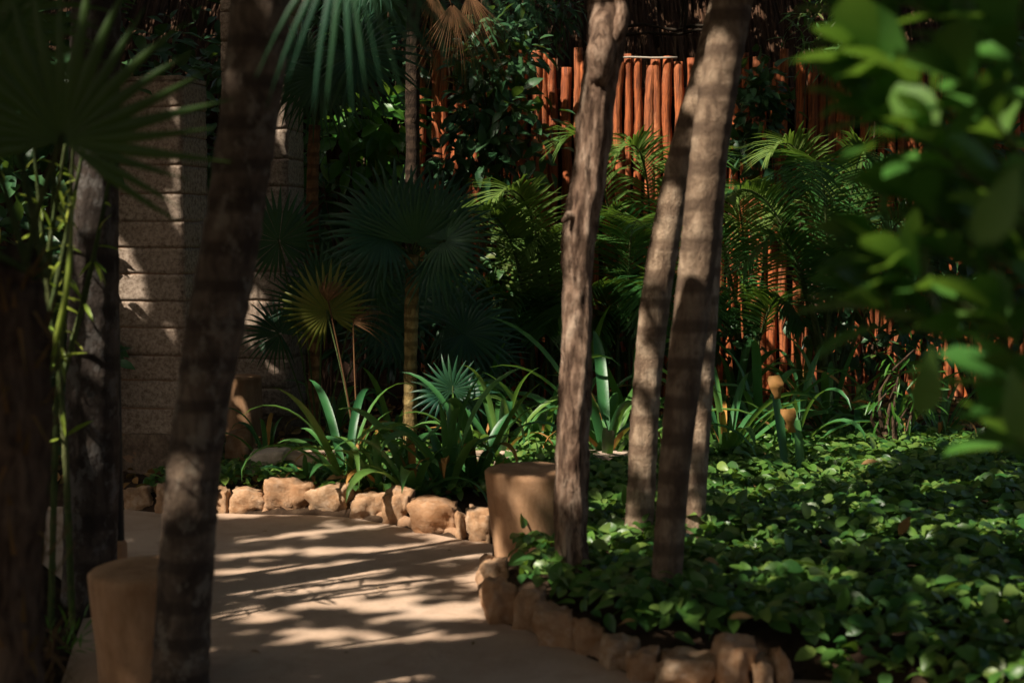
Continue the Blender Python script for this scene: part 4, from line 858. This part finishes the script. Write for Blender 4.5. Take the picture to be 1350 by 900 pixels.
for p in [(1100, 70), (1120, 140), (1190, 55), (1190, 120), (1205, 140), (1280, 90), (1310, 65), (1180, 170), (1330, 250), (1180, 400), (1205, 130), (1170, 430), (1215, 490), (1300, 520), (1160, 330), (1140, 80), (1250, 180), (1290, 330), (1230, 350)]: hole(P(p[0], p[1], 2.5), R.uniform(0.02, 0.04))
for p in [(60, 300), (75, 400), (50, 370), (80, 350), (90, 320), (15, 220), (30, 30), (65, 450), (35, 235), (20, 250), (190, 240)]: hole(P(p[0], p[1], 5.0), 0.03)

for k in range(120):
    x, y = R.uniform(570, 1210), R.uniform(50, 440)
    if not (x > 940 and y < 140): hole(P(x, y, 10.6), R.uniform(0.04, 0.15))
for k in range(110): hole(P(R.uniform(430, 1220), R.uniform(450, 630), 8.5), R.uniform(0.03, 0.12))
for k in range(40): hole(P(R.uniform(400, 720), R.uniform(500, 660), 8.0), R.uniform(0.03, 0.10))
for k in range(22): hole(P(R.uniform(0, 150), R.uniform(0, 320), 8.2), R.uniform(0.02, 0.05))
for k in range(70): hole(G(R.uniform(330, 640), R.uniform(690, 860)), R.uniform(0.001, 0.010))
for k in range(80): hole(G(R.uniform(800, 1350), R.uniform(600, 900), 0.2), R.uniform(0.01, 0.035))

for q in [(1020, 512), (1036, 530), (1040, 560)]: hole(P(q[0], q[1], 7.8), 0.09)
# canopy trees that stand out of frame
for i, (x, y, h, lab) in enumerate([(-5.2, 1.5, 6.2, 'tall shade tree standing out past the yellow-green canes'), (-6.5, 6.0, 6.4, 'tall shade tree standing out past the block pillars'), (-3.2, -2.5, 6.0, 'tall shade tree on the canes side of the path before the fibrous palm'), (3.6, 0.5, 6.2, 'tall shade tree before the fresh green foreground shrub'), (-8.5, -1.5, 6.4, 'outermost shade tree, farthest from the path past the canes'), (-4.6, 10.2, 6.0, 'tall shade tree behind the thicket of the block pillars'), (0.5, -4.5, 6.2, 'tall shade tree standing over the open end of the path'), (5.2, 7.2, 6.0, 'tall shade tree at the outer edge of the ground cover')]):
    root = thing('shade_tree', lab, 'tree', 'shade trees roofing the garden', (x, y, 0))
    vv, ff = tube([Vector((x, y, -0.1)), Vector((x + .15, y, 1.5)), Vector((x - .1, y + .1, 3.4)), Vector((x, y, h - 0.6))], [0.17, 0.14, 0.12, 0.06], 14, 0.15, 0.08, seed=i)
    part('trunk', mesh('trunk', vv, ff, M['bark_a']), root); CROWNS.append((Vector((x, y, h)), root))
def cull(c, margin):
    ok = np.ones(len(c), bool)
    for (p, r) in HOLES:
        w = c - p; perp = w - (w @ SUNV)[:, None] * SUNV; ok &= ~(np.einsum('ij,ij->i', perp, perp) < (r + margin) ** 2)
    return c[ok]
N = 72000      # broad layer over the whole garden
big = cull(np.stack([rng.uniform(-12.5, 5.5, N), rng.uniform(-7.0, 13.4, N), 4.25 + 2.6 * rng.random(N)], 1), 0.10)
N = 85000      # finer leaves added sunward of path, beds and fence to shade them
tp = np.stack([rng.uniform(-2.8, 4.9, N), rng.uniform(4.0, 12.2, N), np.where(rng.random(N) < 0.6, 0.1, rng.uniform(0, 3.0, N))], 1)
def box(n, x, y, z): return np.stack([rng.uniform(*x, n), rng.uniform(*y, n), rng.uniform(*z, n)], 1)
tp = np.concatenate([tp, box(5000, (0.6, 1.7), (1.8, 3.0), (0.9, 2.3)), box(16000, (-1.8, 0.5), (2.8, 4.4), (0.6, 2.7)), box(16000, (-2.6, -1.4), (7.9, 8.4), (0.1, 2.6))]); N = len(tp)
hz = rng.uniform(4.3, 6.6, N); fine = cull(tp + SUNV * ((hz - tp[:, 2]) / SUNV[2])[:, None], 0.03)
cpos = np.concatenate([big, fine]); csz = np.concatenate([rng.uniform(0.18, 0.27, len(big)), rng.uniform(0.09, 0.13, len(fine))])
own = np.argmin(np.stack([np.hypot(cpos[:, 0] - c.x, cpos[:, 1] - c.y) for c, _ in CROWNS], 1), axis=1)
for i, (c, root) in enumerate(CROWNS):
    q = cpos[own == i]; cs = csz[own == i]; n = len(q)
    if n == 0: continue
    d = rng.normal(0, 1, (n, 3)) * np.array([1, 1, .5]); nr = rng.normal(0, .5, (n, 3)) + SUNV
    dn = norm(d); part('crown', scatter('crown', T_CAN, q - dn * 0.5 * cs[:, None], d, nr, cs, M['canopy']), root, kind='stuff')
    for k in range(7):
        tp = Vector(q[rng.integers(0, n)]); a = c - Vector((0, 0, 0.5)); vv, ff = tube([a, a.lerp(tp, 0.5) + Vector((0, 0, 0.15)), tp], [0.03, 0.02, 0.006], 6, 0.3, 0.1)
        part('limb', mesh('limb', vv, ff, M['bark_a']), root)
